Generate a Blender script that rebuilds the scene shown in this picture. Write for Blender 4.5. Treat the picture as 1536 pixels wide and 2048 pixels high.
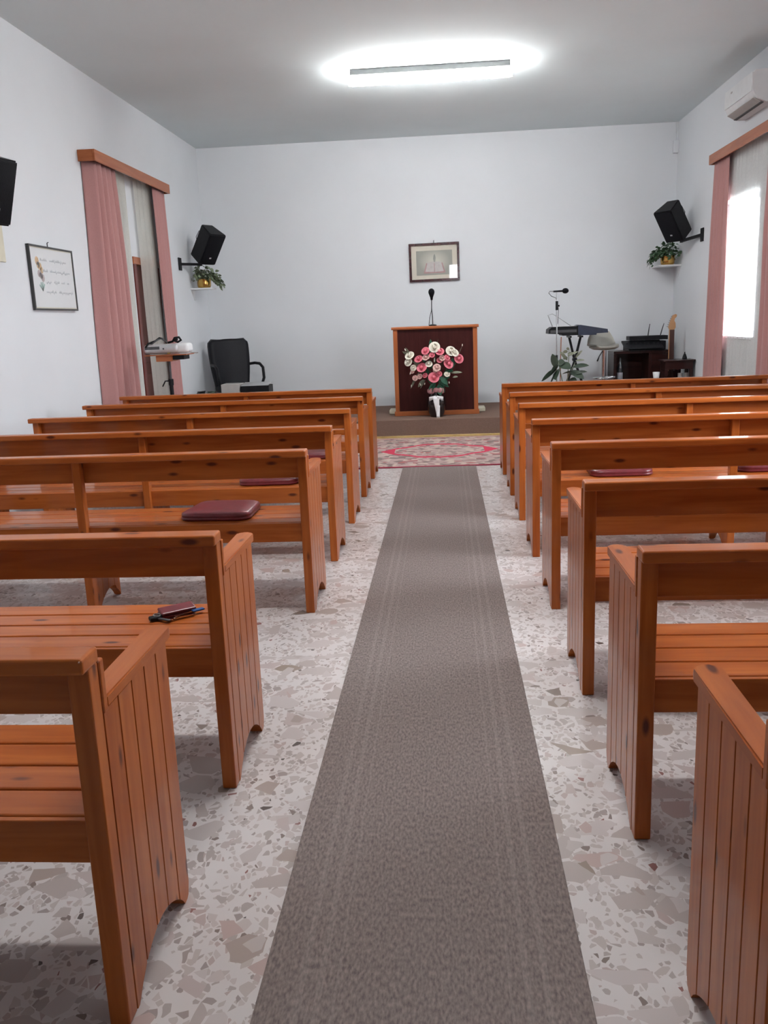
import bpy, bmesh, math, random
from mathutils import Vector, Matrix, Euler
for o in list(bpy.data.objects): bpy.data.objects.remove(o)
S = bpy.context.scene
COL = S.collection
R = math.radians
rnd = random.Random(7)

# ------------------------------------------------------------------ camera, world, light, exposure
cd = bpy.data.cameras.new('camera'); cam = bpy.data.objects.new('camera', cd); COL.objects.link(cam)
cd.sensor_fit = 'VERTICAL'; cd.sensor_height = 36.0; cd.lens = 1738.38*36/2048; cd.clip_start = .05
_r = Vector((0.99678548, 0.07010958, -0.03877315)); _u = Vector((0.02267031, 0.21735331, 0.9758297)); _f = Vector((-0.07684249, 0.97357187, -0.21506522))
cam.matrix_world = Matrix(((_r.x, _u.x, -_f.x, 0), (_r.y, _u.y, -_f.y, 0), (_r.z, _u.z, -_f.z, 1.456), (0, 0, 0, 1)))
S.camera = cam
W = bpy.data.worlds.new('overcast_sky'); S.world = W; W.use_nodes = True
bg = W.node_tree.nodes['Background']; bg.inputs[0].default_value = (.86, .93, 1, 1); bg.inputs[1].default_value = 14.0
S.view_settings.view_transform = 'Standard'; S.view_settings.look = 'None'; S.view_settings.gamma = 1
S.view_settings.use_curve_mapping = False; S.view_settings.exposure = 1.02
LAMP = 60.0      # radiance of the fluorescent diffusers
def portal(x, y, z, sx, sy, rot):
    l = bpy.data.lights.new('daylight_portal', 'AREA'); l.shape = 'RECTANGLE'; l.size = sx; l.size_y = sy; l.cycles.is_portal = True
    o = bpy.data.objects.new('daylight_portal', l); COL.objects.link(o); o.location = (x, y, z); o.rotation_euler = rot
XL, XR, YB, YR, ZC = -3.471, 3.184, 12.858, -6.0, 3.921
WIN = [(9.5, 10.95, 1.14, 2.62), (4.0, 5.6, 1.14, 2.72)]
DOORR = (.12, .48, 1.95, 2.5)      # small high window in the rear wall
for (a, b, c, d) in WIN: portal(XR+.28, (a+b)/2, (c+d)/2, d-c, b-a, (0, R(90), 0))
portal((DOORR[0]+DOORR[1])/2, YR-.22, (DOORR[2]+DOORR[3])/2, DOORR[1]-DOORR[0], DOORR[3]-DOORR[2], (R(90), 0, 0))

# ------------------------------------------------------------------ materials
def lin(r, g, b): return tuple((c/255/12.92 if c/255 <= .04045 else ((c/255+.055)/1.055)**2.4) for c in (r, g, b))+(1,)
def nt(name):
    m = bpy.data.materials.new(name); m.use_nodes = True; t = m.node_tree
    return m, t.nodes, t.links, t.nodes['Principled BSDF']
def N(nodes, ty, **k):
    n = nodes.new(ty)
    for a, v in k.items(): setattr(n, a, v)
    return n
def plain(name, col, rough=.5, metal=0, var=.12, scale=14, bump=0, coat=0, spec=.5, emis=None, sheen=0):
    m, n, l, b = nt(name)
    tc = N(n, 'ShaderNodeTexCoord'); nz = N(n, 'ShaderNodeTexNoise'); nz.inputs['Scale'].default_value = scale; nz.inputs['Detail'].default_value = 4
    l.new(tc.outputs['Object'], nz.inputs['Vector'])
    rp = N(n, 'ShaderNodeValToRGB'); c = col
    rp.color_ramp.elements[0].position = .3; rp.color_ramp.elements[1].position = .7
    rp.color_ramp.elements[0].color = (c[0]*(1-var), c[1]*(1-var), c[2]*(1-var), 1); rp.color_ramp.elements[1].color = (min(1, c[0]*(1+var)), min(1, c[1]*(1+var)), min(1, c[2]*(1+var)), 1)
    l.new(nz.outputs['Fac'], rp.inputs[0]); l.new(rp.outputs[0], b.inputs['Base Color'])
    b.inputs['Roughness'].default_value = rough; b.inputs['Metallic'].default_value = metal; b.inputs['Coat Weight'].default_value = coat
    b.inputs['Coat Roughness'].default_value = .1; b.inputs['Specular IOR Level'].default_value = spec; b.inputs['Sheen Weight'].default_value = sheen
    if bump:
        bp = N(n, 'ShaderNodeBump'); bp.inputs['Strength'].default_value = bump; bp.inputs['Distance'].default_value = .003
        l.new(nz.outputs['Fac'], bp.inputs['Height']); l.new(bp.outputs[0], b.inputs['Normal'])
    if emis: b.inputs['Emission Color'].default_value = emis[0]; b.inputs['Emission Strength'].default_value = emis[1]
    return m
def wood(name, axis, c0, c1, knot, rough=.38, coat=.38, knots=True):
    m, n, l, b = nt(name)
    tc = N(n, 'ShaderNodeTexCoord'); oi = N(n, 'ShaderNodeObjectInfo')
    ml = N(n, 'ShaderNodeVectorMath', operation='MULTIPLY'); ml.inputs[1].default_value = (37, 53, 91)
    cb = N(n, 'ShaderNodeCombineXYZ')
    for i in range(3): l.new(oi.outputs['Random'], cb.inputs[i])
    l.new(cb.outputs[0], ml.inputs[0])
    ad = N(n, 'ShaderNodeVectorMath', operation='ADD'); l.new(tc.outputs['Object'], ad.inputs[0]); l.new(ml.outputs[0], ad.inputs[1])
    sc = [9, 9, 9]; sc['xyz'.index(axis)] = .7
    mp = N(n, 'ShaderNodeMapping'); mp.inputs['Scale'].default_value = sc; l.new(ad.outputs[0], mp.inputs['Vector'])
    nz = N(n, 'ShaderNodeTexNoise'); nz.inputs['Scale'].default_value = 3.2; nz.inputs['Detail'].default_value = 6; nz.inputs['Distortion'].default_value = .6
    l.new(mp.outputs[0], nz.inputs['Vector'])
    rp = N(n, 'ShaderNodeValToRGB'); rp.color_ramp.elements[0].position = .28; rp.color_ramp.elements[1].position = .72
    rp.color_ramp.elements[0].color = c0; rp.color_ramp.elements[1].color = c1
    l.new(nz.outputs['Fac'], rp.inputs[0]); out = rp.outputs[0]
    if knots:
        sk = [13, 13, 13]; sk['xyz'.index(axis)] = 4.6
        mk = N(n, 'ShaderNodeMapping'); mk.inputs['Scale'].default_value = sk; l.new(ad.outputs[0], mk.inputs['Vector'])
        vo = N(n, 'ShaderNodeTexVoronoi'); vo.inputs['Scale'].default_value = 1.0; l.new(mk.outputs[0], vo.inputs['Vector'])
        kr = N(n, 'ShaderNodeValToRGB'); kr.color_ramp.elements[0].position = .08; kr.color_ramp.elements[0].color = (1, 1, 1, 1)
        kr.color_ramp.elements[1].position = .17; kr.color_ramp.elements[1].color = (0, 0, 0, 1); l.new(vo.outputs['Distance'], kr.inputs[0])
        mx = N(n, 'ShaderNodeMix', data_type='RGBA'); l.new(kr.outputs[0], mx.inputs[0]); l.new(out, mx.inputs[6]); mx.inputs[7].default_value = knot; out = mx.outputs[2]
    l.new(out, b.inputs['Base Color'])
    b.inputs['Roughness'].default_value = rough; b.inputs['Coat Weight'].default_value = coat; b.inputs['Coat Roughness'].default_value = .07; b.inputs['Specular IOR Level'].default_value = .12
    return m
PC0, PC1, PKN = (.30, .064, .011, 1), (.46, .126, .024, 1), (.095, .018, .007, 1)
M = {}
for ax in 'xyz': M['pine_'+ax] = wood('varnished_pine_'+ax, ax, PC0, PC1, PKN)
for ax in 'xyz': M['oak_'+ax] = wood('honey_wood_'+ax, ax, (.30, .085, .028, 1), (.40, .125, .045, 1), PKN, knots=False)
M['mahogany'] = wood('dark_mahogany', 'z', (.030, .0065, .006, 1), (.052, .011, .010, 1), PKN, rough=.42, coat=.03, knots=False)
M['darkwood'] = wood('dark_stained_wood', 'x', (.020, .007, .006, 1), (.035, .011, .010, 1), PKN, rough=.35, knots=False)
M['doorred'] = wood('red_stained_door', 'z', (.10, .017, .012, 1), (.14, .026, .018, 1), PKN, rough=.35, knots=False)
M['headwood'] = wood('maple', 'z', (.42, .22, .10, 1), (.50, .27, .13, 1), PKN, knots=False)
M['fretwood'] = wood('rosewood', 'z', (.05, .022, .018, 1), (.08, .035, .028, 1), PKN, knots=False)
M['wall'] = plain('white_plaster', (.69, .71, .738, 1), .85, var=.02, scale=1.4, spec=.2)
M['ceil'] = plain('ceiling_paint', (.70, .765, .78, 1), .9, var=.035, scale=.7, spec=.2)
M['ground'] = plain('pale_ground', (.35, .34, .32, 1), .9, scale=2)
M['black'] = plain('black_plastic', (.010, .010, .012, 1), .45, var=.2, spec=.16)
M['grille'] = plain('black_grille', (.006, .006, .008, 1), .7, var=.3, scale=180, bump=.4, spec=.12)
M['rubber'] = plain('black_rubber', (.008, .008, .009, 1), .6, spec=.16)
M['leather'] = plain('black_leather', (.011, .011, .014, 1), .42, bump=.3, scale=60, spec=.16)
M['maroon'] = plain('maroon_leatherette', (.16, .022, .030, 1), .34, var=.15, scale=30, bump=.15)
M['pink'] = plain('dusty_pink_cloth', (.42, .215, .207, 1), .9, var=.05, scale=120, bump=.1, spec=.1, sheen=.2)
M['white'] = plain('white_plastic', (.72, .73, .74, 1), .4, var=.03)
M['cream'] = plain('cream_paint', (.62, .58, .46, 1), .6, var=.05)
M['chrome'] = plain('chrome', (.75, .75, .76, 1), .12, metal=1, var=.02)
M['silver'] = plain('silver_plastic', (.52, .52, .53, 1), .3, metal=.35, var=.04)
M['grey'] = plain('grey_plastic', (.42, .40, .385, 1), .5, var=.05)
M['dgrey'] = plain('dark_grey_plastic', (.06, .06, .065, 1), .5)
M['brass'] = plain('polished_brass', (.55, .34, .10, 1), .22, metal=1, var=.08)
M['brasstrim'] = plain('brass_trim', (.85, .66, .30, 1), .28, metal=1, var=.15, scale=5)
M['stone'] = plain('taupe_stool_leather', (.36, .345, .30, 1), .45, var=.04)
M['platform'] = plain('brown_carpet', (.175, .112, .088, 1), .95, var=.12, scale=90, bump=.3, spec=.1)
M['leaf'] = plain('green_leaf', (.045, .095, .045, 1), .35, var=.4, scale=9)
M['leafpale'] = plain('variegated_leaf', (.17, .21, .13, 1), .45, var=.5, scale=25)
M['leafdark'] = plain('dark_glossy_leaf', (.045, .065, .045, 1), .28, var=.35, scale=8)
M['leafgreen'] = plain('silk_leaf_green', (.02, .10, .055, 1), .6, var=.4, scale=20)
M['leafgrey'] = plain('silk_leaf_greygreen', (.19, .20, .14, 1), .6, var=.4, scale=20)
M['rosepink'] = plain('pink_petal', (.68, .17, .22, 1), .7, var=.25, scale=25)
M['rosewhite'] = plain('white_petal', (.72, .68, .58, 1), .7, var=.15, scale=25)
M['rosepale'] = plain('pale_pink_petal', (.66, .42, .38, 1), .7, var=.25, scale=25)
M['ribbon'] = plain('white_satin', (.82, .82, .83, 1), .35, var=.04)
M['ribbonpink'] = plain('dusky_pink_satin', (.42, .19, .20, 1), .45, var=.1)
M['vase'] = plain('black_glaze', (.012, .008, .009, 1), .15, var=.2, coat=.5)
M['earth'] = plain('potting_soil', (.03, .02, .014, 1), .95, var=.4, scale=60)
M['terracotta'] = plain('terracotta', (.33, .12, .06, 1), .8)
M['navy'] = plain('navy_cloth', (.014, .019, .04, 1), .5, var=.25)
M['blue'] = plain('blue_plastic', (.012, .075, .26, 1), .35)
M['steel'] = plain('steel', (.38, .38, .38, 1), .3, metal=1)
M['fmaroon'] = plain('maroon_lacquer', (.045, .007, .010, 1), .2, var=.2, coat=.5)
M['fdark'] = plain('charcoal_lacquer', (.035, .035, .035, 1), .3)
M['mat'] = plain('cream_mount', (.66, .62, .53, 1), .8, var=.02)
M['paper'] = plain('white_paper', (.74, .75, .76, 1), .8, var=.015)
M['ink'] = plain('pale_grey_ink', (.50, .52, .54, 1), .8)
M['lampgrey'] = plain('lamp_housing', (.10, .10, .10, 1), .6)
M['orange'] = plain('orange_print', (.62, .40, .19, 1), .8, var=.25, scale=40)
M['mauve'] = plain('mauve_print', (.45, .36, .36, 1), .8, var=.2, scale=40)
M['teal'] = plain('green_print', (.27, .42, .38, 1), .8, var=.3, scale=40)
M['book'] = plain('printed_page', (.56, .53, .52, 1), .8, var=.08, scale=30)
M['bookred'] = plain('printed_red_cover', (.45, .27, .27, 1), .8, var=.1)
M['printgrey'] = plain('printed_grey', (.33, .34, .31, 1), .8, var=.15)
M['white_key'] = plain('white_keys', (.7, .7, .68, 1), .3, var=.02)
M['bottle'] = plain('dark_bottle', (.03, .035, .04, 1), .1, coat=.5)
M['label'] = plain('white_bottle_label', (.45, .47, .52, 1), .6)
def emit(name, col, s):
    m, n, l, b = nt(name); b.inputs['Base Color'].default_value = (.9, .9, .9, 1); b.inputs['Emission Color'].default_value = col; b.inputs['Emission Strength'].default_value = s; return m
M['lamp'] = emit('lit_diffuser', (.985, .99, .985, 1), LAMP)
def glassy(name, tint=(1, 1, 1, 1), refl=.08):
    m, n, l, b = nt(name); out = n['Material Output']; n.remove(b)
    t = N(n, 'ShaderNodeBsdfTransparent'); t.inputs[0].default_value = tint; g = N(n, 'ShaderNodeBsdfGlossy'); g.inputs['Roughness'].default_value = .02
    f = N(n, 'ShaderNodeFresnel'); ge = N(n, 'ShaderNodeNewGeometry'); im = N(n, 'ShaderNodeMapRange'); im.inputs[3].default_value = 1.5; im.inputs[4].default_value = 1/1.5; l.new(ge.outputs['Backfacing'], im.inputs[0]); l.new(im.outputs[0], f.inputs[0]); mx = N(n, 'ShaderNodeMixShader')
    l.new(f.outputs[0], mx.inputs[0]); l.new(t.outputs[0], mx.inputs[1]); l.new(g.outputs[0], mx.inputs[2]); l.new(mx.outputs[0], out.inputs[0]); return m
M['glass'] = glassy('window_glass')
def sheer(name, col, tr):
    m, n, l, b = nt(name); out = n['Material Output']; n.remove(b)
    tc = N(n, 'ShaderNodeTexCoord'); wv = N(n, 'ShaderNodeTexNoise'); wv.inputs['Scale'].default_value = 60; l.new(tc.outputs['Object'], wv.inputs['Vector'])
    t = N(n, 'ShaderNodeBsdfTransparent'); d = N(n, 'ShaderNodeBsdfDiffuse'); d.inputs[0].default_value = col; x = N(n, 'ShaderNodeBsdfTranslucent'); x.inputs[0].default_value = col
    a = N(n, 'ShaderNodeMixShader'); a.inputs[0].default_value = .5; l.new(d.outputs[0], a.inputs[1]); l.new(x.outputs[0], a.inputs[2])
    mr = N(n, 'ShaderNodeMapRange'); mr.inputs[3].default_value = 1-tr-.08; mr.inputs[4].default_value = 1-tr+.08; l.new(wv.outputs['Fac'], mr.inputs[0])
    mx = N(n, 'ShaderNodeMixShader'); l.new(mr.outputs[0], mx.inputs[0]); l.new(t.outputs[0], mx.inputs[1]); l.new(a.outputs[0], mx.inputs[2]); l.new(mx.outputs[0], out.inputs[0]); return m
M['sheer'] = sheer('white_voile', (.80, .80, .78, 1), .30)
M['sheer2'] = sheer('ivory_voile', (.74, .73, .68, 1), .12)

def terrazzo():
    m, n, l, b = nt('terrazzo'); tc = N(n, 'ShaderNodeTexCoord')
    dn = N(n, 'ShaderNodeTexNoise'); dn.inputs['Scale'].default_value = 9; dn.inputs['Detail'].default_value = 2; l.new(tc.outputs['Object'], dn.inputs['Vector'])
    sb = N(n, 'ShaderNodeVectorMath', operation='SUBTRACT'); sb.inputs[1].default_value = (.5, .5, .5); l.new(dn.outputs['Color'], sb.inputs[0])
    sl = N(n, 'ShaderNodeVectorMath', operation='SCALE'); sl.inputs['Scale'].default_value = .035; l.new(sb.outputs[0], sl.inputs[0])
    ad = N(n, 'ShaderNodeVectorMath', operation='ADD'); l.new(tc.outputs['Object'], ad.inputs[0]); l.new(sl.outputs[0], ad.inputs[1])
    mtx = N(n, 'ShaderNodeTexNoise'); mtx.inputs['Scale'].default_value = 3; l.new(tc.outputs['Object'], mtx.inputs['Vector'])
    mr = N(n, 'ShaderNodeValToRGB'); mr.color_ramp.elements[0].color = lin(190, 183, 182); mr.color_ramp.elements[1].color = lin(208, 201, 199); l.new(mtx.outputs['Fac'], mr.inputs[0])
    cur = mr.outputs[0]
    def layer(cur, scale, keep, edge, pal, off, stretch=(1, 1, 1), rot=0):
        mp = N(n, 'ShaderNodeMapping'); mp.inputs['Location'].default_value = off; mp.inputs['Scale'].default_value = stretch; mp.inputs['Rotation'].default_value = (0, 0, rot)
        l.new(ad.outputs[0], mp.inputs['Vector'])
        v1 = N(n, 'ShaderNodeTexVoronoi', voronoi_dimensions='2D'); v1.inputs['Scale'].default_value = scale; l.new(mp.outputs[0], v1.inputs['Vector'])
        v2 = N(n, 'ShaderNodeTexVoronoi', voronoi_dimensions='2D', feature='DISTANCE_TO_EDGE'); v2.inputs['Scale'].default_value = scale; l.new(mp.outputs[0], v2.inputs['Vector'])
        sp = N(n, 'ShaderNodeSeparateColor'); l.new(v1.outputs['Color'], sp.inputs[0])
        k = N(n, 'ShaderNodeMath', operation='LESS_THAN'); k.inputs[1].default_value = keep; l.new(sp.outputs[0], k.inputs[0])
        # chips of uneven size: the kept cells shrink from their edges by a random amount
        th = N(n, 'ShaderNodeMath', operation='MULTIPLY_ADD'); th.inputs[1].default_value = edge*1.6; th.inputs[2].default_value = edge*.4; l.new(sp.outputs[2], th.inputs[0])
        e = N(n, 'ShaderNodeMath', operation='GREATER_THAN'); l.new(v2.outputs['Distance'], e.inputs[0]); l.new(th.outputs[0], e.inputs[1])
        f = N(n, 'ShaderNodeMath', operation='MULTIPLY'); l.new(k.outputs[0], f.inputs[0]); l.new(e.outputs[0], f.inputs[1])
        cr = N(n, 'ShaderNodeValToRGB'); cr.color_ramp.interpolation = 'CONSTANT'
        while len(cr.color_ramp.elements) < len(pal): cr.color_ramp.elements.new(.5)
        for i, (p, c) in enumerate(pal): cr.color_ramp.elements[i].position = p; cr.color_ramp.elements[i].color = lin(*c)
        l.new(sp.outputs[1], cr.inputs[0])
        mx = N(n, 'ShaderNodeMix', data_type='RGBA'); l.new(f.outputs[0], mx.inputs[0]); l.new(cur, mx.inputs[6]); l.new(cr.outputs[0], mx.inputs[7]); return mx.outputs[2]
    small = [(0, (176, 165, 161)), (.3, (163, 152, 148)), (.55, (183, 172, 169)), (.74, (150, 138, 134)), (.87, (172, 155, 151)), (.945, (122, 108, 102)), (.975, (132, 92, 88)), (.99, (82, 72, 68))]
    big = [(0, (177, 167, 164)), (.28, (184, 174, 172)), (.52, (168, 156, 152)), (.68, (175, 161, 158)), (.82, (158, 143, 136)), (.9, (174, 153, 148)), (.955, (142, 127, 116)), (.985, (120, 108, 100))]
    cur = layer(cur, 62, .44, .12, small, (3.1, 1.7, 0), (1, .75, 1), .4)
    cur = layer(cur, 36, .34, .12, small, (7.3, 2.2, 0), (1, .8, 1), -.5)
    cur = layer(cur, 11.5, .30, .07, big, (1.3, 5.2, 0), (.8, 1.15, 1), .7)
    cur = layer(cur, 19, .14, .10, big, (9.3, 8.2, 0), (1.2, .8, 1), .2)
    l.new(cur, b.inputs['Base Color']); b.inputs['Roughness'].default_value = .28; b.inputs['Specular IOR Level'].default_value = .4
    return m
M['terrazzo'] = terrazzo()
def runner_mat():
    m, n, l, b = nt('heather_carpet'); tc = N(n, 'ShaderNodeTexCoord')
    mp = N(n, 'ShaderNodeMapping'); mp.inputs['Scale'].default_value = (150, 55, 1); l.new(tc.outputs['Object'], mp.inputs['Vector'])
    nz = N(n, 'ShaderNodeTexNoise'); nz.inputs['Scale'].default_value = 1; nz.inputs['Detail'].default_value = 3; l.new(mp.outputs[0], nz.inputs['Vector'])
    rp = N(n, 'ShaderNodeValToRGB'); rp.color_ramp.elements[0].position = .3; rp.color_ramp.elements[0].color = lin(100, 90, 88); rp.color_ramp.elements[1].position = .7; rp.color_ramp.elements[1].color = lin(140, 127, 122)
    l.new(nz.outputs['Fac'], rp.inputs[0])
    # paler woven lines along both edges
    sx = N(n, 'ShaderNodeSeparateXYZ'); l.new(tc.outputs['Object'], sx.inputs[0])
    ab = N(n, 'ShaderNodeMath', operation='ABSOLUTE'); l.new(sx.outputs[0], ab.inputs[0])
    ms = N(n, 'ShaderNodeMath', operation='PINGPONG'); ms.inputs[1].default_value = .021; l.new(ab.outputs[0], ms.inputs[0])
    g1 = N(n, 'ShaderNodeMath', operation='GREATER_THAN'); g1.inputs[1].default_value = .0135; l.new(ms.outputs[0], g1.inputs[0])
    g2 = N(n, 'ShaderNodeMath', operation='GREATER_THAN'); g2.inputs[1].default_value = .19; l.new(ab.outputs[0], g2.inputs[0])
    g3 = N(n, 'ShaderNodeMath', operation='LESS_THAN'); g3.inputs[1].default_value = .30; l.new(ab.outputs[0], g3.inputs[0])
    a = N(n, 'ShaderNodeMath', operation='MULTIPLY'); l.new(g1.outputs[0], a.inputs[0]); l.new(g2.outputs[0], a.inputs[1])
    c = N(n, 'ShaderNodeMath', operation='MULTIPLY'); l.new(a.outputs[0], c.inputs[0]); l.new(g3.outputs[0], c.inputs[1])
    d = N(n, 'ShaderNodeMath', operation='MULTIPLY'); d.inputs[1].default_value = .10; l.new(c.outputs[0], d.inputs[0])
    mx = N(n, 'ShaderNodeMix', data_type='RGBA'); l.new(d.outputs[0], mx.inputs[0]); l.new(rp.outputs[0], mx.inputs[6]); mx.inputs[7].default_value = lin(176, 166, 160)
    l.new(mx.outputs[2], b.inputs['Base Color']); b.inputs['Roughness'].default_value = .95; b.inputs['Specular IOR Level'].default_value = .1
    bp = N(n, 'ShaderNodeBump'); bp.inputs['Strength'].default_value = .3; bp.inputs['Distance'].default_value = .003; l.new(nz.outputs['Fac'], bp.inputs['Height']); l.new(bp.outputs[0], b.inputs['Normal'])
    return m
M['runner'] = runner_mat()
def rug_mat(hx, hy):
    m, n, l, b = nt('oriental_rug'); tc = N(n, 'ShaderNodeTexCoord'); sx = N(n, 'ShaderNodeSeparateXYZ'); l.new(tc.outputs['Object'], sx.inputs[0])
    def math_(op, a, bv=None):
        k = N(n, 'ShaderNodeMath', operation=op)
        for i, v in enumerate((a, bv)):
            if v is None: continue
            if isinstance(v, (int, float)): k.inputs[i].default_value = v
            else: l.new(v, k.inputs[i])
        return k.outputs[0]
    ax = math_('ABSOLUTE', sx.outputs[0]); ay = math_('ABSOLUTE', sx.outputs[1])
    wv = N(n, 'ShaderNodeTexNoise'); wv.inputs['Scale'].default_value = 26; wv.inputs['Detail'].default_value = 2; l.new(tc.outputs['Object'], wv.inputs['Vector'])
    # mottled pink-grey field
    vo = N(n, 'ShaderNodeTexVoronoi'); vo.inputs['Scale'].default_value = 16; l.new(tc.outputs['Object'], vo.inputs['Vector'])
    fr = N(n, 'ShaderNodeValToRGB'); fr.color_ramp.interpolation = 'CONSTANT'
    cols = [(0, (170, 148, 143)), (.35, (152, 128, 126)), (.55, (182, 164, 153)), (.75, (126, 110, 108)), (.92, (156, 100, 102))]
    while len(fr.color_ramp.elements) < len(cols): fr.color_ramp.elements.new(.5)
    for i, (p, c) in enumerate(cols): fr.color_ramp.elements[i].position = p; fr.color_ramp.elements[i].color = lin(*c)
    sp = N(n, 'ShaderNodeSeparateColor'); l.new(vo.outputs['Color'], sp.inputs[0]); l.new(sp.outputs[0], fr.inputs[0])
    # lobed medallion outline: lens |x|/a + (|y|/b)^.. = 1
    lob = math_('MULTIPLY', math_('SINE', math_('MULTIPLY', ax, 22)), .035)
    d1 = math_('ADD', math_('ADD', math_('POWER', math_('DIVIDE', ax, .66), 1.7), math_('DIVIDE', ay, .52)), lob)
    d2 = math_('ADD', d1, math_('MULTIPLY', math_('SUBTRACT', wv.outputs['Fac'], .5), .10))
    band = math_('LESS_THAN', math_('ABSOLUTE', math_('SUBTRACT', d2, .96)), .085)
    tip = math_('MULTIPLY', math_('GREATER_THAN', ax, .50), math_('LESS_THAN', d2, 1.03))
    bd = math_('MAXIMUM', band, tip)
    mx = N(n, 'ShaderNodeMix', data_type='RGBA'); l.new(bd, mx.inputs[0]); l.new(fr.outputs[0], mx.inputs[6]); mx.inputs[7].default_value = lin(190, 62, 84)
    edge = math_('MAXIMUM', math_('GREATER_THAN', ax, hx-.035), math_('GREATER_THAN', ay, hy-.035))
    m2 = N(n, 'ShaderNodeMix', data_type='RGBA'); l.new(edge, m2.inputs[0]); l.new(mx.outputs[2], m2.inputs[6]); m2.inputs[7].default_value = lin(150, 58, 76)
    l.new(m2.outputs[2], b.inputs['Base Color']); b.inputs['Roughness'].default_value = .95; b.inputs['Specular IOR Level'].default_value = .1
    return m
def print_mat():
    # flat print: soft grey ground with a pale halo
    m, n, l, b = nt('grey_print_with_halo'); tc = N(n, 'ShaderNodeTexCoord'); mp = N(n, 'ShaderNodeMapping'); mp.inputs['Location'].default_value = (0, 0, -.045); mp.inputs['Scale'].default_value = (4.2, 0, 5.5)
    l.new(tc.outputs['Object'], mp.inputs['Vector']); g = N(n, 'ShaderNodeVectorMath', operation='LENGTH'); l.new(mp.outputs[0], g.inputs[0])
    rp = N(n, 'ShaderNodeValToRGB'); rp.color_ramp.elements[0].position = .25; rp.color_ramp.elements[0].color = lin(205, 204, 192); rp.color_ramp.elements[1].position = .95; rp.color_ramp.elements[1].color = lin(160, 160, 152)
    l.new(g.outputs['Value'], rp.inputs[0]); l.new(rp.outputs[0], b.inputs['Base Color']); b.inputs['Roughness'].default_value = .8; return m
M['print'] = print_mat()

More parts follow.
